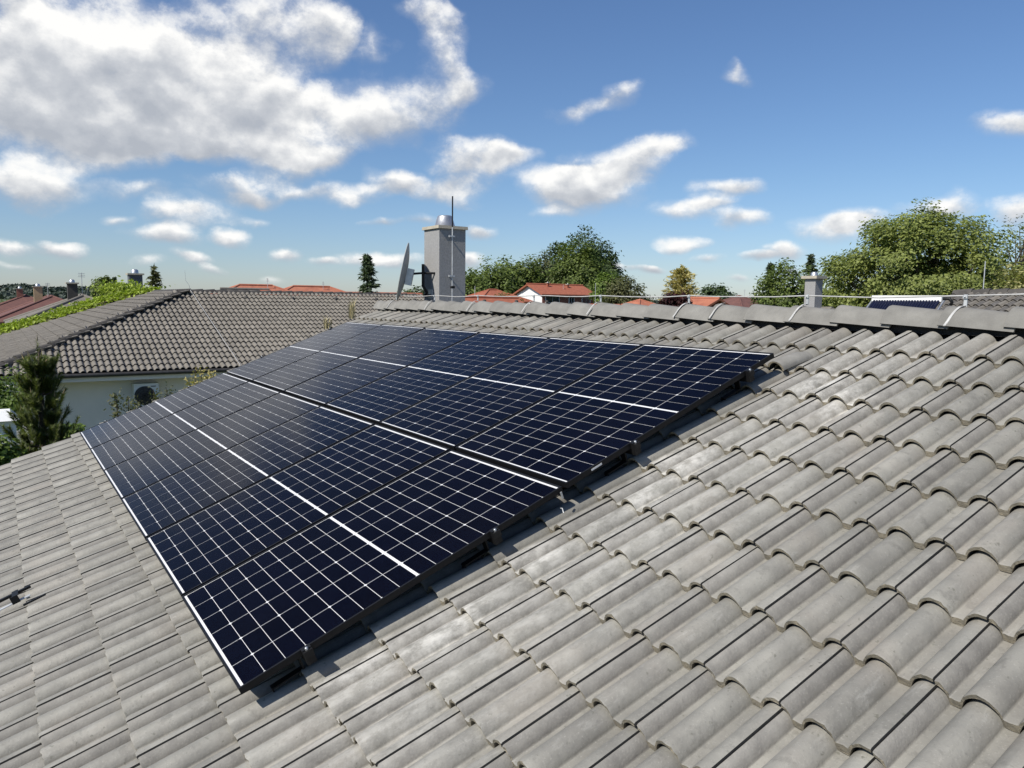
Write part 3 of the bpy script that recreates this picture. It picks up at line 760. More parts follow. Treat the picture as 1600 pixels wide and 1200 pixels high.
def conifer(name, label, base, top, r, needle, layers=22, per=11, size=.16, group=None, curl=.15, taper=1.0, dens=22, trunk=.1, up=0.0):
    base = np.array(base, float); hgt = top-base[2]
    t_ = thing(name, label, 'tree', base, group)
    P = []; D = []
    for L in range(layers):
        f = (L+.5)/layers; z0 = base[2]+hgt*(.08+.90*f); rr = r*(1-f)**taper*rng.uniform(.8, 1.15)+.03
        for k in range(per):
            a_ = 2*PI*(k+rng.uniform(-.3, .3))/per + L*.7; l_ = rr*rng.uniform(.55, 1.15); zj = z0+rng.uniform(-.8, .8)*hgt/layers
            for q in np.linspace(.15, 1, dens):
                jit = rng.normal(size=3)*.05*r
                z_ = zj - curl*l_*math.sin(q*2.2) + up*l_*q
                P.append(np.array([base[0]+math.cos(a_)*l_*q, base[1]+math.sin(a_)*l_*q, z_])+jit*np.array([1, 1, .6])); D.append((math.cos(a_), math.sin(a_), -.35+up))
    P.append(np.array([base[0], base[1], top])); D.append((0, 0, 1))
    P = np.array(P); D = np.array(D); n = len(P)
    dv = D+rng.normal(size=(n, 3))*.45; dv /= np.linalg.norm(dv, axis=1)[:, None]
    sv = np.cross(dv, rng.normal(size=(n, 3))); sv /= np.linalg.norm(sv, axis=1)[:, None]
    sz = size*rng.uniform(.6, 1.4, n)[:, None]
    V = np.stack([P-dv*sz*.5, P+sv*sz*.22, P+dv*sz, P-sv*sz*.22], 1).reshape(-1, 3)
    link('crown', fast_mesh('crown', V, np.arange(4*n, dtype=np.int32).reshape(-1, 4), [needle]), t_)
    m = MB(); m.tube([base-np.array([0, 0, .2]), base+np.array([0, 0, hgt*.5]), base+np.array([0, 0, hgt*.98])], [trunk, trunk*.6, trunk*.1], 7); m.build('trunk', 'bark', t_)
    return t_
def gp(u, dep):                                     # ground point below a photo column at a distance
    p = at(u, 500, dep); return np.array([p[0], p[1], 0.0])
def zt(u, v, dep): return at(u, v, dep)[2]

# ---------------------------------------------------------------- the neighbouring house
nb = thing('hipped_house', 'neighbouring house with hipped grey tile roof and pale wall, beside the pine', 'house', (-27, 6, 0))
TA = .352; ca, sa = math.cos(TA), math.sin(TA)
EX, EY, EZ = -21.06, -.39, H-1.851
RX, RZ = -26.62, H+.165; RY = EY+(EX-RX)
pe = at(642, 466, 27.5); YE = pe[1]*(RX/pe[0])+.2; YE2 = YE+(EX-RX)
BX = -32.75; BX2 = BX-(RY-EY)
m = MB(); dz = -.035
def T3(x, y, z): return (x, y, z+dz)
c1, c2, c3, c4 = T3(EX, EY, EZ), T3(EX, YE2, EZ), T3(RX, YE, RZ), T3(RX, RY, RZ)
m.add([c1, c2, c3, c4], [(0, 1, 2, 3)])
l2, l3 = T3(BX, RY, RZ), T3(BX2, EY, EZ)
m.add([c1, c4, l2, l3], [(0, 1, 2, 3)])
m.add([c3, c2, T3(2*RX-EX, YE2, EZ), T3(RX, YE, RZ), c4, T3(2*RX-EX, RY+3, EZ)], [(0, 1, 2), (0, 2, 5, 4)])
m.add([l2, l3, T3(BX2, RY+6, EZ), T3(RX, RY+6, EZ), c4], [(0, 1, 2), (0, 2, 3, 4)])
nroof = m.build('roof', 'hip_dark', nb)
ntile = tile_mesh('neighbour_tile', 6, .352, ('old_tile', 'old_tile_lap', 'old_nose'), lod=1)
FRN = (np.array([EX, EY, EZ]), np.array([0, 1.0, 0]), np.array([-ca, 0, sa]), np.array([sa, 0, ca]))
FRL = (np.array([EX, EY, EZ]), np.array([1.0, 0, 0]), np.array([0, ca, sa]), np.array([0, -sa, ca]))
front = []; left = []
RUN = (EX-RX)/ca
for k in range(int(RUN/GAUGE)+1):
    t = k*GAUGE-.04
    for j in range(0, 70):
        s_ = j*MOD
        if s_+.2 < t*ca or s_+.1 > (YE2-EY)-t*ca or t > RUN-.12: continue
        p = FRN[0]+s_*FRN[1]+t*FRN[2]
        front.append((np.linalg.norm(p-CAM), s_, t))
    for j in range(-60, 0):
        s_ = j*MOD
        if -s_-.1 < t*ca or s_ < (BX2-EX)+t*ca or t > RUN-.12: continue
        left.append((s_, t))
vis = []; oth = []
for (q, s_, t) in front:
    u, v, z = proj(FRN[0]+(s_+.15)*FRN[1]+(t+.16)*FRN[2])
    (vis if 0 <= u < 640 and v > 440 else oth).append((q, s_, t))
vis.sort()
for (q, s_, t) in vis[:300]:
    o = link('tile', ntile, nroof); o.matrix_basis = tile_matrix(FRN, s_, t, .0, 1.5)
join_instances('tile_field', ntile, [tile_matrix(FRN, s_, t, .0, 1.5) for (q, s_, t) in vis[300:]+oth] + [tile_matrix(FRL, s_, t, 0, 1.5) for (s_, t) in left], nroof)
cap_me = ridge_mesh('hip_cap', wid=.13, hgt=.12, matn='hip_dark')
def cap_line(A, B_, parent, step=.37, me=None):
    A = np.array(A, float); B_ = np.array(B_, float); L = np.linalg.norm(B_-A); d_ = (B_-A)/L
    y_ = np.cross([0, 0, 1.0], d_); y_ /= np.linalg.norm(y_); z_ = np.cross(d_, y_)
    k = 0
    while k*step < L:
        p = A+d_*k*step
        o = link('ridge_tile', me or cap_me, parent)
        o.matrix_basis = Matrix(((d_[0], y_[0], z_[0], p[0]), (d_[1], y_[1], z_[1], p[1]), (d_[2], y_[2], z_[2], p[2]), (0, 0, 0, 1))) @ Matrix.Rotation(.02+random.gauss(0, .01), 4, 'Y') @ Matrix.Rotation(random.gauss(0, .02), 4, 'X')
        k += 1
cap_line((EX-.02, EY-.02, EZ+.02), (RX, RY, RZ+.02), nroof)
cap_line((RX, YE, RZ-.01), (RX, RY, RZ+.01), nroof)
cap_line((BX, RY, RZ+.0), (RX, RY, RZ+.0), nroof)
cap_line((BX2, EY, EZ+.02), (BX, RY, RZ+.0), nroof)
# small vent openings below the ridge
for q in range(9):
    p = FRN[0]+FRN[1]*(RY-EY+1.75+1.55*q)+FRN[2]*(RUN-.62)+FRN[3]*.05
    m = MB(); m.lathe(p, [(.075, -.03), (.075, .01), (.05, .045), (0, .055)], 10, (FRN[1], FRN[2], FRN[3])); m.build('vent_cap', 'hip_dark', nroof)
wx = EX-.62
m = MB(); m.box(((wx+BX2+.6)/2, (EY+.6+YE2-.6)/2, (EZ-.25)/2), (wx-BX2-.6, YE2-EY-1.2, EZ-.25)); m.build('wall', 'shade_plaster', nb)
m = MB(); m.box((EX-.36, (EY+YE2)/2, EZ-.155), (.62, YE2-EY-.1, .12)); m.box(((EX+BX2)/2-.3, EY+.40, EZ-.155), (EX-BX2-1.0, .62, .12)); m.build('soffit', 'shade_plaster', nb)
m = MB(); m.box((EX-.035, (EY+YE2)/2, EZ-.055), (.06, YE2-EY, .09)); m.tube([(EX+.04, EY-.05, EZ-.05), (EX+.04, YE2, EZ-.05)], .055, 8); m.box(((EX+BX2)/2, EY+.03, EZ-.055), (EX-BX2, .06, .09)); m.build('gutter', 'gutter_dark', nb)
# air conditioner on the wall
def at_x(u, v, X): w_ = ray(u, v); return CAM+w_*(X/w_[0])
a0, a1 = at_x(206, 600, wx), at_x(246, 636, wx)
ac = thing('air_conditioner', 'pale outdoor air conditioner with round black fan on the neighbouring wall', 'air conditioner', (wx+.15, (a0[1]+a1[1])/2, a1[2]))
ay0, ay1, az1 = a0[1], a1[1], a0[2]+.03
m = MB(); m.box((wx+.19, (ay0+ay1)/2, az1-.31), (.30, ay1-ay0, .62)); m.build('casing', 'white_paint', ac)
fy = ay0+(ay1-ay0)*.42
m = MB(); m.lathe((wx+.342, fy, az1-.31), [(0, .004), (.235, .004), (.245, 0), (.245, -.01)], 28, ((0, 1, 0), (0, 0, 1), (1, 0, 0))); fan = m.build('fan_opening', 'gutter_dark', ac)
m = MB()
for rr in (.06, .12, .18, .235):
    m.tube([(wx+.352, fy+rr*math.cos(2*PI*k/24), az1-.31+rr*math.sin(2*PI*k/24)) for k in range(25)], .004, 4, caps=False)
for k in range(8):
    m.tube([(wx+.352, fy, az1-.31), (wx+.352, fy+.24*math.cos(k*PI/4+.2), az1-.31+.24*math.sin(k*PI/4+.2))], .004, 4)
link('fan_grille', m.mesh('fan_grille', ['black_rail']), fan)
m = MB(); m.box((wx+.342, ay1-.13, az1-.075), (.003, .12, .022)); m.build('badge', 'gutter_dark', ac)
for yy in (ay0+.12, ay1-.12):
    m = MB(); m.box((wx+.18, yy, az1-.64), (.40, .04, .04)); m.box((wx+.015, yy, az1-.76), (.03, .04, .26)); m.build('wall_bracket', 'zinc', ac)
# lightning wire down the neighbouring roof with a rod on the ridge
lw = thing('conductor_cable', 'pale lightning cable running down the neighbouring tiled roof', 'wire', (EX, RY, EZ))
ps, pe_ = at(279, 452, 24.9), None
sr = RY-EY+.12; se = sr+.10
pts = [FRN[0]+FRN[1]*(sr+(se-sr)*(1-q))+FRN[2]*(RUN*q)+FRN[3]*(.085+random.gauss(0, .006)) for q in np.linspace(1, 0.0, 18)]
m = MB(); m.tube(pts+[pts[-1]+np.array([.08, -.02, -.12]), pts[-1]+np.array([.02, -.02, -.5])], .0085, 6); m.build('cable', 'wire_white', lw)
m = MB(); m.tube([pts[0], pts[0]+np.array([0, -.02, .12]), pts[0]+np.array([0, -.12, .28]), pts[0]+np.array([0, -.14, .62])], [.007, .006, .005, .004], 6); m.build('rod', 'zinc', lw)

# climbing plant over the far hip of the neighbouring roof
iv = thing('climbing_plant', 'bright green climber spreading over the edge of the neighbouring roof', 'climbing plant', (BX2, EY, EZ))
A_, B_ = np.array([BX2-1.0, EY-1.0, EZ-.35]), np.array([BX-.4, RY-.3, RZ-.05])
f = rng.uniform(0, 1, 9000); wdt = rng.normal(size=(9000, 1))*np.array([[.5, .3, .05]])
P = A_+(B_-A_)*f[:, None]+wdt+np.array([0, 0, .12])+np.stack([0*f, 0*f, .08*np.abs(np.sin(f*23))+.06*np.sin(f*61)+.08*rng.uniform(size=9000)], 1)
V, F = leaf_quads(P, .075, .5); link('foliage', fast_mesh('foliage', V, F, ['leaf_ivy']), iv)
m = MB()
for q in range(5):
    off = rng.normal(size=3)*.2
    m.tube([A_+(B_-A_)*x+off*np.array([1, 1, .1])+np.array([0, 0, .06+.05*math.sin(9*x+q)]) for x in np.linspace(0, 1, 12)], .015, 5)
m.build('stems', 'bark', iv)
f = rng.uniform(0, 1, 4200)
c = at(192, 452, 36.5); P = (c+rng.normal(size=(4200, 3))*np.array([.45, .5, .17]))[:1500]; V, F = leaf_quads(P, .08, .5)
link('foliage', fast_mesh('foliage', V, F, ['leaf_ivy']), iv)

# ---------------------------------------------------------------- pine in front of the neighbouring house
def pine(base, top, r, name, label):
    base = np.array(base, float); t_ = thing(name, label, 'tree', base); hgt = top-base[2]
    m = MB(); m.tube([base, base+np.array([.03, .0, hgt*.5]), base+np.array([0, .02, hgt*.93])], [.09, .06, .02], 8)
    shoots = [(base+np.array([0, 0, hgt*.76]), np.array([0, 0, 1.0]), hgt*.21)]
    for L in range(11):
        f = .12+.70*L/10; z0 = base[2]+hgt*f; rr = r*(1.05-1.0*f)
        for k in range(7):
            a_ = 2*PI*k/7+L*1.1+rng.uniform(-.3, .3); l_ = rr*rng.uniform(.6, 1.1)
            p0 = np.array([base[0], base[1], z0]); p1 = p0+np.array([math.cos(a_)*l_*.6, math.sin(a_)*l_*.6, l_*.12]); p2 = p0+np.array([math.cos(a_)*l_, math.sin(a_)*l_, l_*.42])
            m.tube([p0, p1, p2], [.014, .010, .005], 5, caps=False)
            d1 = p2-p1; d1 /= np.linalg.norm(d1); d1 = d1*.6+np.array([0, 0, .75]); d1 /= np.linalg.norm(d1)
            shoots.append((p2-d1*.06, d1, .34*rng.uniform(.7, 1.2)))
            for e in range(7):
                q = p0+(p1-p0)*rng.uniform(.35, 1.0)+(p2-p1)*rng.uniform(0, .7)
                dd = rng.normal(size=3)*.30+np.array([math.cos(a_)*.35, math.sin(a_)*.35, 1.2]); dd /= np.linalg.norm(dd)
                shoots.append((q, dd, .28*rng.uniform(.6, 1.2)))
    m.build('trunk', 'bark', t_)
    NV = []; CV = []
    for (p, d_, l_) in shoots:
        n = 150; q = rng.uniform(0, 1, n)**.8
        a_ = rng.normal(size=(n, 3)); a_ -= (a_@d_)[:, None]*d_; a_ /= np.linalg.norm(a_, axis=1)[:, None]
        st = p+d_*(q*l_)[:, None]; nd = a_*.8+d_*.75+rng.normal(size=(n, 3))*.15; nd /= np.linalg.norm(nd, axis=1)[:, None]
        ln = rng.uniform(.06, .105, n)[:, None]; sd = np.cross(nd, d_+.01); sd /= np.linalg.norm(sd, axis=1)[:, None]
        NV.append(np.stack([st-sd*.0055, st+sd*.0055, st+nd*ln], 1).reshape(-1, 3))
        if rng.uniform() < .34:
            m2 = p+d_*l_; w_ = np.cross(d_, [.3, .5, .1]); w_ /= np.linalg.norm(w_); w3 = np.cross(d_, w_)
            h_ = .10*rng.uniform(.6, 1.5)
            for (x_, y_) in ((w_, w3), (-w_, w3), (-w_, -w3), (w_, -w3)):
                CV.append(np.stack([m2+x_*.012, m2+y_*.012, m2+d_*h_]))
    V = np.concatenate(NV); cr = link('crown', fast_mesh('crown', V, np.arange(len(V), dtype=np.int32).reshape(-1, 3), ['needle_pine']), t_)
    V = np.concatenate(CV); link('candles', fast_mesh('candles', V, np.arange(len(V), dtype=np.int32).reshape(-1, 3), ['candle']), cr)
    return t_
pp = at_x(62, 600, -14.6)
pine((pp[0], pp[1], 0), at_x(65, 520, -14.6)[2], .92, 'pine_tree', 'young dark pine with pale shoots in front of the neighbouring wall')
# shrub tips showing over the verge of the tiled roof
for i, (u, v, X, lab) in enumerate([(188, 613, -13.0, 'leafy shrub tip left of the air conditioner over the tiled verge'), (215, 620, -13.2, 'small round shrub tip just left of the air conditioner'),
                     (238, 607, -13.2, 'shrub tip in front of the air conditioner fan'), (270, 604, -13.4, 'shrub tip right of the air conditioner'),
                     (302, 595, -13.6, 'thin bare-leaved shrub tip near the neighbouring eave'), (310, 574, -13.8, 'twiggy brown shrub tip reaching the neighbouring gutter')]):
    p = at_x(u, v, X); t_ = thing('shrub', lab, 'shrub', (p[0], p[1], 0), 'shrubs behind the verge')
    m = MB(); P = []
    for q in range(7):
        b0 = np.array([p[0]+rng.normal()*.08, p[1]+rng.normal()*.15, 0.0]); tp = np.array([p[0]+rng.normal()*.10, p[1]+rng.normal()*(.06 if q == 0 else .16), p[2]-(0 if q == 0 else rng.uniform(.05, .40))])
        m.tube([b0, b0*.5+tp*.5+np.array([.03, .03, 0]), tp], [.02, .014, .004], 5)
        f = rng.uniform(.72, 1, 150); P.append(b0+(tp-b0)*f[:, None]+rng.normal(size=(150, 3))*.045)
    m.build('stems', 'bark', t_); P = np.concatenate(P); V, F = leaf_quads(P, .030, .4)
    link('foliage', fast_mesh('foliage', V, F, ['leaf_olive' if i < 4 else 'leaf_yellow']), t_)
for (u, v, X, r_, mt, lab) in [(-10, 712, -14.0, .22, 'leaf_bright', 'bright green bush at the foot of the pine'), (2, 618, -19.5, .5, 'leaf_bright', 'light green bush behind the white post'), (112, 678, -17.5, .06, 'leaf_bright', 'small bright bush right of the pine')]:
    p = at_x(u, v, X); broadleaf('bush', lab, (p[0], p[1], 0), p[2]+r_, (r_, r_*1.3, r_*1.4), mt, 60, 50, .045, .12, .03, cat='bush', limbs=10)
# white post and garden pillar at the corner of the neighbouring house
p = at_x(13, 600, -20.6)
t_ = thing('terrace_post', 'white terrace post at the corner under the neighbouring eave', 'post', (p[0], p[1], 0))
m = MB(); m.box((p[0], p[1], (EZ-.2)/2), (.14, .14, EZ-.2)); m.build('shaft', 'white_paint', t_); m = MB(); m.box((p[0], p[1], EZ-.24), (.2, .2, .08)); m.build('head', 'white_paint', t_)
p = at_x(4, 655, -17.5)
t_ = thing('garden_pillar', 'pale plastered garden pillar with sloping cap beside the pine', 'pillar', (p[0], p[1], 0))
m = MB(); m.box((p[0], p[1], p[2]/2), (.5, .42, p[2])); m.build('shaft', 'white_paint', t_); m = MB(); m.box((p[0], p[1], p[2]+.09), (.66, .56, .18), taper=.45); m.build('cap', 'white_paint', t_)

# ---------------------------------------------------------------- houses further off
def ridge_house(name, label, c, along, L, W, zr, pitch, hip, roofm, wallm, gable_m=None, windows=(), chim=(), over=.4, group=None):
    c = np.array(c, float); ux = np.array([1.0, 0, 0]) if along == 'x' else np.array([0, 1.0, 0]); uy = np.array([-ux[1], ux[0], 0]); uz = np.array([0, 0, 1.0])
    t_ = thing(name, label, 'house', (c[0], c[1], 0), group)
    zE = zr-math.tan(pitch)*(W/2+over); hl, hw = L/2+over, W/2+over; hh = hl-(hw if hip else 0)
    def Q(a, b_, z): return c*np.array([1, 1, 0])+ux*a+uy*b_+uz*z
    th = .16
    m = MB()
    E_ = [Q(-hl, -hw, zE), Q(hl, -hw, zE), Q(hl, hw, zE), Q(-hl, hw, zE)]; R_ = [Q(-hh, 0, zr), Q(hh, 0, zr)]
    V = E_+R_; V2 = [v-uz*th for v in V]
    m.add(V+V2, [(0, 1, 5, 4), (2, 3, 4, 5), (7, 6, 10, 11), (9, 8, 11, 10)] + ([(1, 2, 5), (3, 0, 4)] if hip else []) + [(0, 6, 7, 1), (2, 8, 9, 3)] + ([(1, 7, 8, 2), (3, 9, 6, 0)] if hip else [(1, 7, 11, 5), (5, 11, 8, 2), (3, 9, 10, 4), (4, 10, 6, 0)]))
    ro = m.build('roof', roofm, t_)
    me = ridge_mesh('cap', L=.5, wid=.14, hgt=.10, matn=roofm)
    m = MB(); m.tube([R_[0]+uz*.02, R_[1]+uz*.02], .11, 8)
    if hip:
        for (a, b_) in ((R_[0], E_[0]), (R_[0], E_[3]), (R_[1], E_[1]), (R_[1], E_[2])): m.tube([a, b_], .10, 6)
    link('ridge', m.mesh('ridge', [roofm]), ro)
    m = MB(); a, b_ = L/2, W/2
    zc = zE+over*math.tan(pitch)-.12
    m.add([Q(-a, -b_, 0), Q(a, -b_, 0), Q(a, b_, 0), Q(-a, b_, 0), Q(-a, -b_, zc), Q(a, -b_, zc), Q(a, b_, zc), Q(-a, b_, zc)], [(0, 1, 5, 4), (1, 2, 6, 5), (2, 3, 7, 6), (3, 0, 4, 7)])
    if not hip:
        zg = zr-.16
        m.add([Q(-a, -b_, zc), Q(-a, b_, zc), Q(-a, 0, zg), Q(a, -b_, zc), Q(a, b_, zc), Q(a, 0, zg)], [(0, 2, 1), (3, 4, 5)], 1)
    m.build('wall', [wallm, gable_m or wallm], t_)
    for (side, pos, z0, w_, h_) in windows:               # side: 'y-','y+' long walls, 'x-','x+' end walls
        if side[0] == 'y': o_, d1, nn = Q(pos, (b_+.01)*(-1 if side[1] == '-' else 1), z0), ux, uy*(-1 if side[1] == '-' else 1)
        else: o_, d1, nn = Q((a+.01)*(-1 if side[1] == '-' else 1), pos, z0), uy, ux*(-1 if side[1] == '-' else 1)
        m = MB(); m.box(o_, (w_+.14, .06, h_+.14), (d1, nn, uz)); wo = m.build('window', 'white_paint', t_)
        m = MB(); m.box(o_+nn*.035, (w_/2-.05, .02, h_), (d1, nn, uz)); m2 = MB(); m2.box(o_+nn*.035+d1*w_/4, (w_/2-.05, .02, h_), (d1, nn, uz))
        m = MB(); m.box(o_+nn*.035-d1*w_/4, (w_/2-.05, .02, h_), (d1, nn, uz))
        link('pane', m.mesh('pane', ['window_glass']), wo); link('pane', m2.mesh('pane', ['window_glass']), wo)
    for (a_, b2, w_, top, cm) in chim:
        m = MB(); p = Q(a_, b2, 0); zb = zr-math.tan(pitch)*abs(b2)-.4; m.box((p[0], p[1], (zb+top)/2), (w_, w_, top-zb)); co = m.build('chimney', cm, t_)
        m = MB(); m.box((p[0], p[1], top+.04), (w_+.16, w_+.16, .08)); link('chimney_cap', m.mesh('chimney_cap', ['concrete_cap']), co)
        m = MB(); m.lathe((p[0], p[1], top+.08), [(w_*.30, 0), (w_*.27, w_*.26), (w_*.18, w_*.34), (0, w_*.36)], 12); link('cowl', m.mesh('cowl', ['steel']), co)
    return t_
RG = 'red roofed houses behind'
# white gabled house with red roof
p = at(868, 445, 92)
ridge_house('red_roofed_house', 'two-storey house with white gable and red tile roof before the tall trees', p, 'y', 7.6, 5.2, p[2], .37, False, 'red_tile', 'brick_wall', 'white_paint',
            windows=[('y-', -2.4, p[2]-1.72, 1.9, .8), ('y-', 2.6, p[2]-1.72, 1.2, .8), ('y-', .4, p[2]-1.72, .7, .8)], chim=[(-1.6, -.6, .22, p[2]+.15, 'red_tile'), (1.2, -.8, .22, p[2]+.02, 'red_tile')], group=RG)
wg = MB(); q0 = np.array([p[0], p[1]-3.83, 0]); wg.box((q0[0], q0[1], p[2]/2-.55), (5.1, .04, p[2]-1.1)); wo = wg.build('white_gable_wall', 'white_paint', bpy.data.objects['red_roofed_house'])
for (u, v, dep, al, L, W, pit, lab, hip, rm) in [
    (770, 453, 84, 'y', 6.0, 5.0, .40, 'low red roofed house with a pale pipe, left of the white gable', True, 'red_tile'),
    (745, 465, 60, 'y', 7.0, 5.0, .38, 'red roof just right of the grey chimney foot', False, 'red_tile'),
    (772, 474, 62, 'y', 3.4, 4.5, .40, 'small red roof in front of the white gabled house', False, 'red_tile'),
    (940, 477, 66, 'x', 4.0, 3.6, .40, 'red lean-to roof below the two-storey house', False, 'red_tile'),
    (1000, 468, 80, 'y', 5.0, 5, .40, 'red roof left of the maroon bush', True, 'red_tile_far'),
    (1092, 466, 62, 'x', 3.6, 4, .40, 'bright red roof right of the yellow conifer', False, 'red_tile_far'),
    (1155, 462, 85, 'y', 6.0, 6, .42, 'crimson red roof with a white vent pipe', True, 'maroon_tile'),
    (400, 446, 70, 'y', 9.0, 6.0, .40, 'red hipped roof with grey dormer above the neighbouring ridge', True, 'red_tile_far'),
    (487, 448, 74, 'y', 9.6, 6.0, .40, 'red hipped roof behind the middle of the neighbouring ridge', True, 'red_tile_far'),
    (540, 458, 62, 'y', 13.0, 5.0, .36, 'long low red roof just above the neighbouring ridge', False, 'red_tile_far'),
    (655, 466, 60, 'y', 2.6, 4.0, .40, 'red roof between the dish and the chimney', False, 'red_tile_far')]:
    p = at(u, v, dep)
    ridge_house('red_roofed_house', lab, p, al, L, W, p[2], pit, hip, rm, 'brick_wall', group=RG, windows=[('y-', 0, p[2]-2.6, 1.2, 1.0)])
p = at(383, 452, 64)
ridge_house('grey_dormer_house', 'small grey gabled roof in front of the red hipped roof', p, 'y', 3.2, 2.6, p[2], .5, False, 'old_tile', 'shade_plaster')
for (u, v, dep, hh, lab) in [(742, 465, 60, .9, 'thin aerial on the red roof just right of the grey chimney'), (880, 458, 91, 1.0, 'thin aerial on the roof of the white gabled house'), (505, 450, 74, .6, 'thin aerial on the red hipped roof behind the middle of the ridge'),
                             (418, 447, 70, .7, 'thin aerial on the red hipped roof with the grey dormer'), (1163, 464, 85, .8, 'thin aerial on the crimson roof'), (930, 470, 70, 1.6, 'tall thin aerial right of the white gabled house'),
                             (75, 462, 66, 1.1, 'thin aerial beside the yellow brick chimney'), (128, 447, 46, .8, 'thin aerial beside the dark brick chimney')]:
    p = at(u, v, dep); t_ = thing('roof_aerial', lab, 'aerial', (p[0], p[1], p[2]-.2), 'aerials on the far roofs')
    m = MB(); m.tube([p-np.array([0, 0, .5]), p+np.array([0, 0, hh])], .022, 5); m.build('mast', 'zinc', t_)
    m = MB()
    for q in range(3): m.tube([p+np.array([-.3+.05*q, .2, hh-.1*q-.05]), p+np.array([.3-.05*q, -.2, hh-.1*q-.05])], .012, 4)
    m.build('rods', 'zinc', t_)
# left edge: maroon roofs with chimneys, a grey roof, dark chimneys
p = at(78, 463, 66)
ridge_house('maroon_roofed_house', 'maroon tiled house at the left with a yellow brick chimney', p, 'x', 15, 8, p[2], .42, True, 'maroon_tile', 'white_paint', chim=[(1.0, -.9, .62, p[2]+.75, 'yellow_brick')])
p = at(40, 469, 90)
ridge_house('maroon_roofed_house', 'farther maroon tiled house with a small brick chimney, left', p, 'x', 14, 8, p[2]+.55, .40, True, 'maroon_tile', 'white_paint', chim=[(3.2, -.6, .6, p[2]+1.25, 'brick_wall')])
p = at(128, 462, 46)
ridge_house('grey_roofed_house', 'grey tiled house with a dark brick chimney behind the climber', p, 'x', 9, 7, p[2], .40, True, 'old_tile', 'shade_plaster', chim=[(.2, -.5, .52, zt(132, 444, 46), 'hip_dark')])
p = at(222, 463, 40)
mat('slate_render', (.10, .11, .12), (.075, .08, .09), 10, .9, .003, 60)
ridge_house('grey_roofed_house', 'grey tiled house with a wide slate grey chimney beside the spruce', p, 'x', 7, 6, p[2], .38, True, 'old_tile', 'shade_plaster', chim=[(.0, -.3, .62, zt(222, 430, 40), 'slate_render')])
p = at(1276, 486, 22)
ridge_house('grey_roofed_house', 'low house behind the ridge with grey rendered chimney and steel cowl', p, 'x', 6, 5, p[2], .36, True, 'old_tile', 'shade_plaster', chim=[(0, -.2, .34, zt(1276, 436, 22), 'render_grey')])
# house at the right edge with grey tiles
c0_ = at(1512, 459, 17.5)
rh = thing('hipped_house', 'house with hipped grey tile roof beyond the ridge, below the walnut tree', 'house', (c0_[0]+4, c0_[1], 0))
rz_ = c0_[2]; ry_ = c0_[1]; rx_ = c0_[0]; rw = 4.6
ez_ = rz_-math.tan(TA)*rw
m = MB()
Vr = [(rx_, ry_, rz_), (rx_+9, ry_, rz_), (rx_+13, ry_-rw, ez_), (rx_-rw*.55, ry_-rw, ez_), (rx_-rw*.55, ry_+rw, ez_), (rx_+13, ry_+rw, ez_)]
m.add([(x, y, z-.04) for (x, y, z) in Vr], [(0, 3, 2, 1), (0, 4, 3), (0, 1, 5, 4), (1, 2, 5)]); rro = m.build('roof', 'hip_dark', rh)
FRR = (np.array([rx_, ry_-rw, ez_]), np.array([1.0, 0, 0]), np.array([0, ca, sa]), np.array([0, -sa, ca]))
L_ = rw/ca; TL = []
for k in range(int(L_/GAUGE)+1):
    t = k*GAUGE
    if t > L_-.1: continue
    for j in range(-9, 34):
        if j*MOD+.1 < -rw*.55*(1-t/L_): continue
        TL.append(tile_matrix(FRR, j*MOD, t, 0, 1.5))
join_instances('tile_field', ntile, TL, rro)
cap_line((rx_+9, ry_, rz_), (rx_, ry_, rz_), rro); cap_line((rx_-rw*.55, ry_-rw, ez_), (rx_, ry_, rz_), rro)
m = MB(); m.box((rx_+4.8, ry_, ez_/2-.1), (13, rw*2-1.2, ez_-.2)); m.build('wall', 'shade_plaster', rh)
# tube collector on a frame
mat('tube_blue', (.006, .008, .022), (.009, .011, .03), 8, .3, spec=.3)
k0, k1 = at(1365, 466, 16.0), at(1474, 466, 15.2)
yk = (k0[1]+k1[1])/2; k0 = np.array([k0[0]*yk/k0[1], yk, k0[2]]); k1 = np.array([k1[0]*yk/k1[1], yk, k0[2]])
tcx = thing('solar_collector', 'solar tube collector with white header and dark blue tubes beyond the ridge', 'solar collector', ((k0[0]+k1[0])/2, yk-.6, 2.9))
m = MB(); m.box((k0+k1)/2+np.array([0, 0, -.0]), (k1[0]-k0[0], .14, .12)); hd = m.build('header', 'white_paint', tcx)
nt_ = 24
for i in range(nt_):
    x = k0[0]+.06+(k1[0]-k0[0]-.12)*i/(nt_-1)
    m = MB(); m.tube([(x, yk-.05, k0[2]-.05), (x, yk-1.30, k0[2]-1.15)], .029, 8); m.build('tube', 'tube_blue', tcx)
m = MB(); m.tube([k1+np.array([.02, -.02, -.05]), k1+np.array([.02, -1.3, -1.15])], .02, 6); m.tube([k0+np.array([-.02, -.02, -.05]), k0+np.array([-.02, -1.3, -1.15])], .02, 6)
for x in (k0[0]+.1, k1[0]-.1): m.tube([(x, yk, k0[2]), (x, yk+.5, k0[2]-1.4)], .02, 6)
m.box(((k0[0]+k1[0])/2, yk-.5, k0[2]-1.28), (k1[0]-k0[0]+.3, 2.2, .10)); m.box(((k0[0]+k1[0])/2, yk-.5, (k0[2]-1.33)/2), (k1[0]-k0[0]+.1, 2.0, k0[2]-1.33)); m.build('support', 'steel', tcx)
m = MB(); m.tube([k1+np.array([.0, 0, 0]), k1+np.array([.12, 0, .0]), k1+np.array([.16, .02, -.07]), k1+np.array([.12, .05, -.12])], .03, 8); m.build('pipe_elbow', 'black_rail', tcx)
p = at(1536, 456, 19); t_ = thing('antenna_mast', 'thin vertical antenna mast before the walnut tree', 'antenna', (p[0], p[1], p[2]-.5))
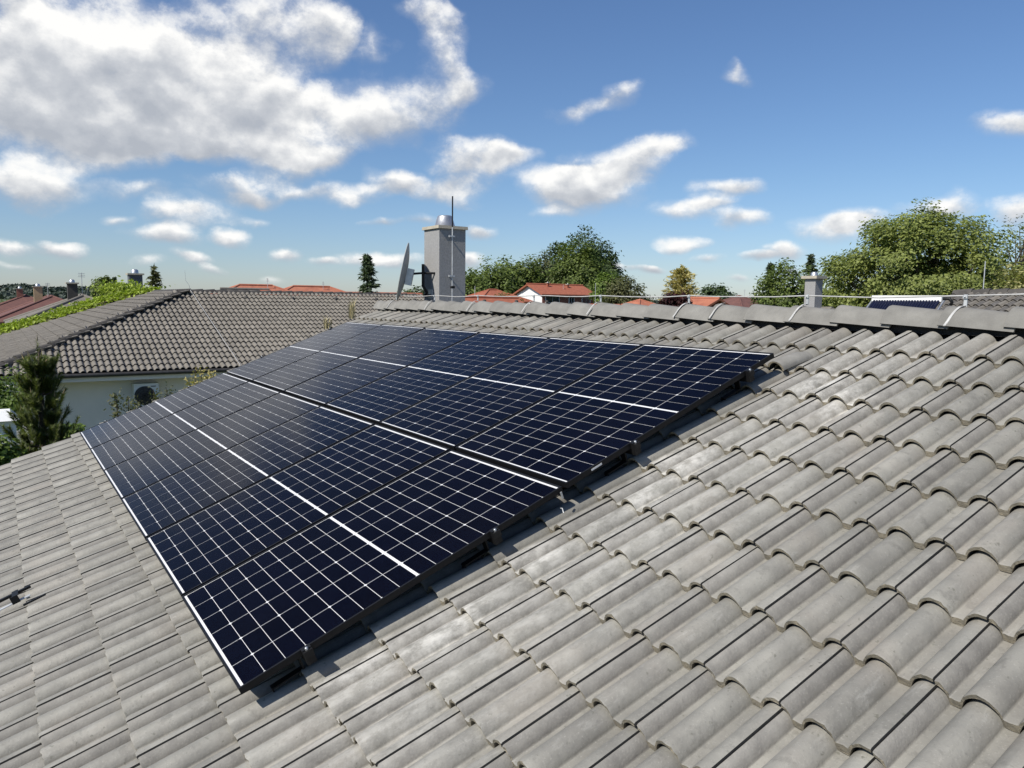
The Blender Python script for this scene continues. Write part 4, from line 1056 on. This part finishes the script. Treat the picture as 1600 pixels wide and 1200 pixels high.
m = MB(); m.tube([p-np.array([0, 0, .6]), (p[0], p[1], zt(1536, 408, 19))], .012, 6); m.build('mast', 'zinc', t_)
m = MB(); m.box((p[0], p[1], p[2]-.5), (.14, .14, .1)); m.build('foot', 'zinc', t_)

# ---------------------------------------------------------------- trees
b_ = gp(1432, 27); broadleaf('walnut_tree', 'large spreading yellow-green tree beyond the tube collector', b_, zt(1425, 328, 27), (3.25, 3.1, 2.75), 'leaf_walnut', 520, 170, .060, .24, .2, rough=.20, limbs=60)
b_ = gp(1600, 30); broadleaf('sparse_tree', 'thin half-bare tree at the right edge', b_, zt(1590, 325, 30), (1.9, 1.9, 2.8), 'leaf_olive', 190, 16, .06, .30, .13, rough=.4, limbs=110, shell=.25)
b_ = gp(1598, 21); broadleaf('pale_shrub', 'pale yellow blossoming shrub at the right edge', b_, zt(1595, 415, 21), (.9, .9, 1.1), 'leaf_pale', 120, 60, .05, .14, .06, rough=.3, cat='shrub')
TG = 'trees behind the houses'
b_ = gp(770, 118); broadleaf('broadleaf_tree', 'broad green tree right of the grey chimney', b_, zt(768, 414, 118), (4.6, 4.6, 4.6), 'leaf_green', 240, 55, .26, .75, .3, TG)
b_ = gp(812, 122); broadleaf('broadleaf_tree', 'second green tree from the chimney, fuller and rounder', b_, zt(815, 408, 122), (4.6, 4.6, 4.8), 'leaf_green', 240, 55, .26, .75, .3, TG)
b_ = gp(852, 126); broadleaf('broadleaf_tree', 'grey-green tree squeezed left of the tallest tree', b_, zt(855, 405, 126), (3.6, 3.6, 5), 'leaf_olive', 200, 55, .26, .7, .3, TG)
b_ = gp(736, 105); broadleaf('broadleaf_tree', 'low green tree half hidden by the grey chimney', b_, zt(738, 432, 105), (2.6, 2.6, 3), 'leaf_green', 130, 50, .22, .6, .2, TG)
b_ = gp(905, 128); broadleaf('poplar_tree', 'tallest dark tree behind the white gabled house', b_, zt(903, 372, 128), (5.6, 5.6, 6.4), 'leaf_dark', 330, 60, .26, .75, .4, TG, rough=.34)
b_ = gp(902, 112); broadleaf('broadleaf_tree', 'dense lighter green tree in front of the tallest tree', b_, zt(902, 386, 112), (3.9, 3.9, 5.2), 'leaf_green', 320, 70, .20, .55, .3, TG, rough=.18)
b_ = gp(945, 126); broadleaf('broadleaf_tree', 'dark right shoulder of the tall tree group', b_, zt(945, 408, 126), (2.8, 2.8, 4), 'leaf_dark', 160, 55, .26, .6, .3, TG)
b_ = gp(945, 88); broadleaf('bush', 'bright green bush right of the white gabled house', b_, zt(945, 430, 88), (1.5, 1.5, 2), 'leaf_bright', 110, 50, .15, .35, .12, TG, cat='bush')
b_ = gp(975, 84); broadleaf('bush', 'olive bush beside the bright green bush', b_, zt(975, 434, 84), (2.2, 2.2, 2.2), 'leaf_olive', 160, 50, .14, .4, .12, TG, cat='bush')
b_ = gp(785, 70); broadleaf('bush', 'low dark green hedge bush below the red roofs', b_, zt(785, 464, 70), (2.0, 2.6, 1.3), 'leaf_green', 110, 50, .12, .3, .1, TG, cat='bush')
b_ = gp(1055, 60); broadleaf('maroon_bush', 'round dark maroon bush below the yellow conifer', b_, zt(1055, 456, 60), (1.3, 1.3, 1.2), 'leaf_maroon', 120, 60, .10, .22, .1, cat='bush', rough=.12)
b_ = gp(1062, 66); conifer('golden_conifer', 'yellow tipped conifer standing above the maroon bush', b_, zt(1061, 420, 66), 2.0, 'leaf_yellow', 22, 13, .24, curl=-.2, taper=.42, up=.55)
b_ = gp(1118, 95); broadleaf('broadleaf_tree', 'small far green tree right of the yellow conifer', b_, zt(1118, 446, 95), (1.9, 2.2, 2), 'leaf_dark', 100, 45, .2, .4, .14, TG)
b_ = gp(1200, 62); conifer('spruce_tree', 'green conical conifer left of the leafy tree by the far chimney', b_, zt(1199, 411, 62), 1.7, 'needle_blue', 24, 11, .22, trunk=.12)
b_ = gp(1228, 56); broadleaf('broadleaf_tree', 'leafy green tree left of the far grey chimney', b_, zt(1228, 417, 56), (2.0, 2.0, 2.6), 'leaf_green', 240, 55, .12, .32, .16, TG)
b_ = gp(1262, 60); conifer('spruce_tree', 'dark spruce behind the far grey chimney', b_, zt(1263, 398, 60), 1.55, 'needle_blue', 22, 10, .24, trunk=.12, taper=.7)
b_ = gp(1310, 32); broadleaf('broadleaf_tree', 'low leafy shrub tree between the far chimney and the collector', b_, zt(1315, 452, 32), (1.6, 1.6, 1.5), 'leaf_walnut', 150, 60, .08, .25, .1, TG)
b_ = gp(575, 56); conifer('spruce_tree', 'pointed fir tree behind the neighbouring ridge', b_, zt(572, 398, 56), 1.9, 'needle_blue', 20, 10, .24, trunk=.1, taper=.75, curl=.25)
b_ = gp(163, 52); broadleaf('broadleaf_tree', 'rounded dark green tree left of the slate chimney', b_, zt(163, 431, 52), (.62, .62, 1.1), 'leaf_green', 90, 60, .10, .16, .1, TG, rough=.15)
b_ = gp(180, 52); broadleaf('cypress_tree', 'narrow column-shaped tree left of the slate chimney', b_, zt(180, 431, 52), (.16, .16, 1.3), 'leaf_dark', 40, 50, .08, .07, .06, rough=.05)
b_ = gp(244, 44); conifer('spruce_tree', 'brownish spruce right of the slate chimney', b_, zt(243, 415, 44), .95, 'leaf_olive', 20, 10, .16, trunk=.08, taper=.6)
b_ = gp(655, 100); broadleaf('broadleaf_tree', 'dark tree behind the satellite dish', b_, zt(655, 450, 100), (2.2, 2.2, 2.2), 'leaf_dark', 90, 50, .2, .45, .16, TG)
# far wooded hills
m = MB(); V = []; F = []; n = 140
hill_pts = []
for i in range(n+1):
    u = -500+2600*i/n; dep = 1300
    v = 463+.0125*(u-0) - (9+4*math.sin(u*.011)+3*math.sin(u*.027+1)+2*math.sin(u*.06)) * (1.0 if u < 200 else .45)
    p = at(u, v, dep); q = at(u, v, 900); V += [(q[0], q[1], -1), (p[0], p[1], p[2]), (p[0]*1.15, p[1]*1.15, -1)]
    hill_pts.append((p, q))
m.add(V, [(3*i, 3*i+3, 3*i+4, 3*i+1) for i in range(n)]+[(3*i+1, 3*i+4, 3*i+5, 3*i+2) for i in range(n)], 0, True)
structure(m.build('hills', 'forest_far'))
P = []
for i in range(60000):
    (p, q) = hill_pts[rng.integers(0, n)]; (p2, q2) = hill_pts[rng.integers(0, n)]
    k = rng.integers(0, n); f = rng.uniform(); pa = hill_pts[k][0]*(1-f)+hill_pts[k+1][0]*f; qa = hill_pts[k][1]*(1-f)+hill_pts[k+1][1]*f; qa = np.array([qa[0], qa[1], -1])
    g_ = rng.uniform()**.6; X = qa+(pa-qa)*g_; P.append(X+np.array([0, 0, rng.uniform(0, 5)]))
V, F = leaf_quads(np.array(P), 4.0, .2)
fo = link('forest', fast_mesh('forest', V, F, ['forest_far'])); tag(fo, 'distant wood on the low hills along the horizon', 'forest', kind='stuff')
# nearer belt of gardens between the houses: one mass of low greenery
P = []
for i in range(26000):
    dep = rng.uniform(55, 260); u = rng.uniform(-200, 1800); p = gp(u, dep)
    if math.sin(p[0]*.21)+math.sin(p[1]*.17+1)+math.sin(p[0]*.07-p[1]*.05) < .2: continue
    P.append((p[0], p[1], rng.uniform(0, 2.6)+rng.uniform(0, 1.0)*(dep > 120)))
V, F = leaf_quads(np.array(P), .55, .3)
fo = link('garden_shrubbery', fast_mesh('garden_shrubbery', V, F, ['leaf_green'])); tag(fo, 'low green gardens and hedges between the far houses', 'shrubbery', kind='stuff')
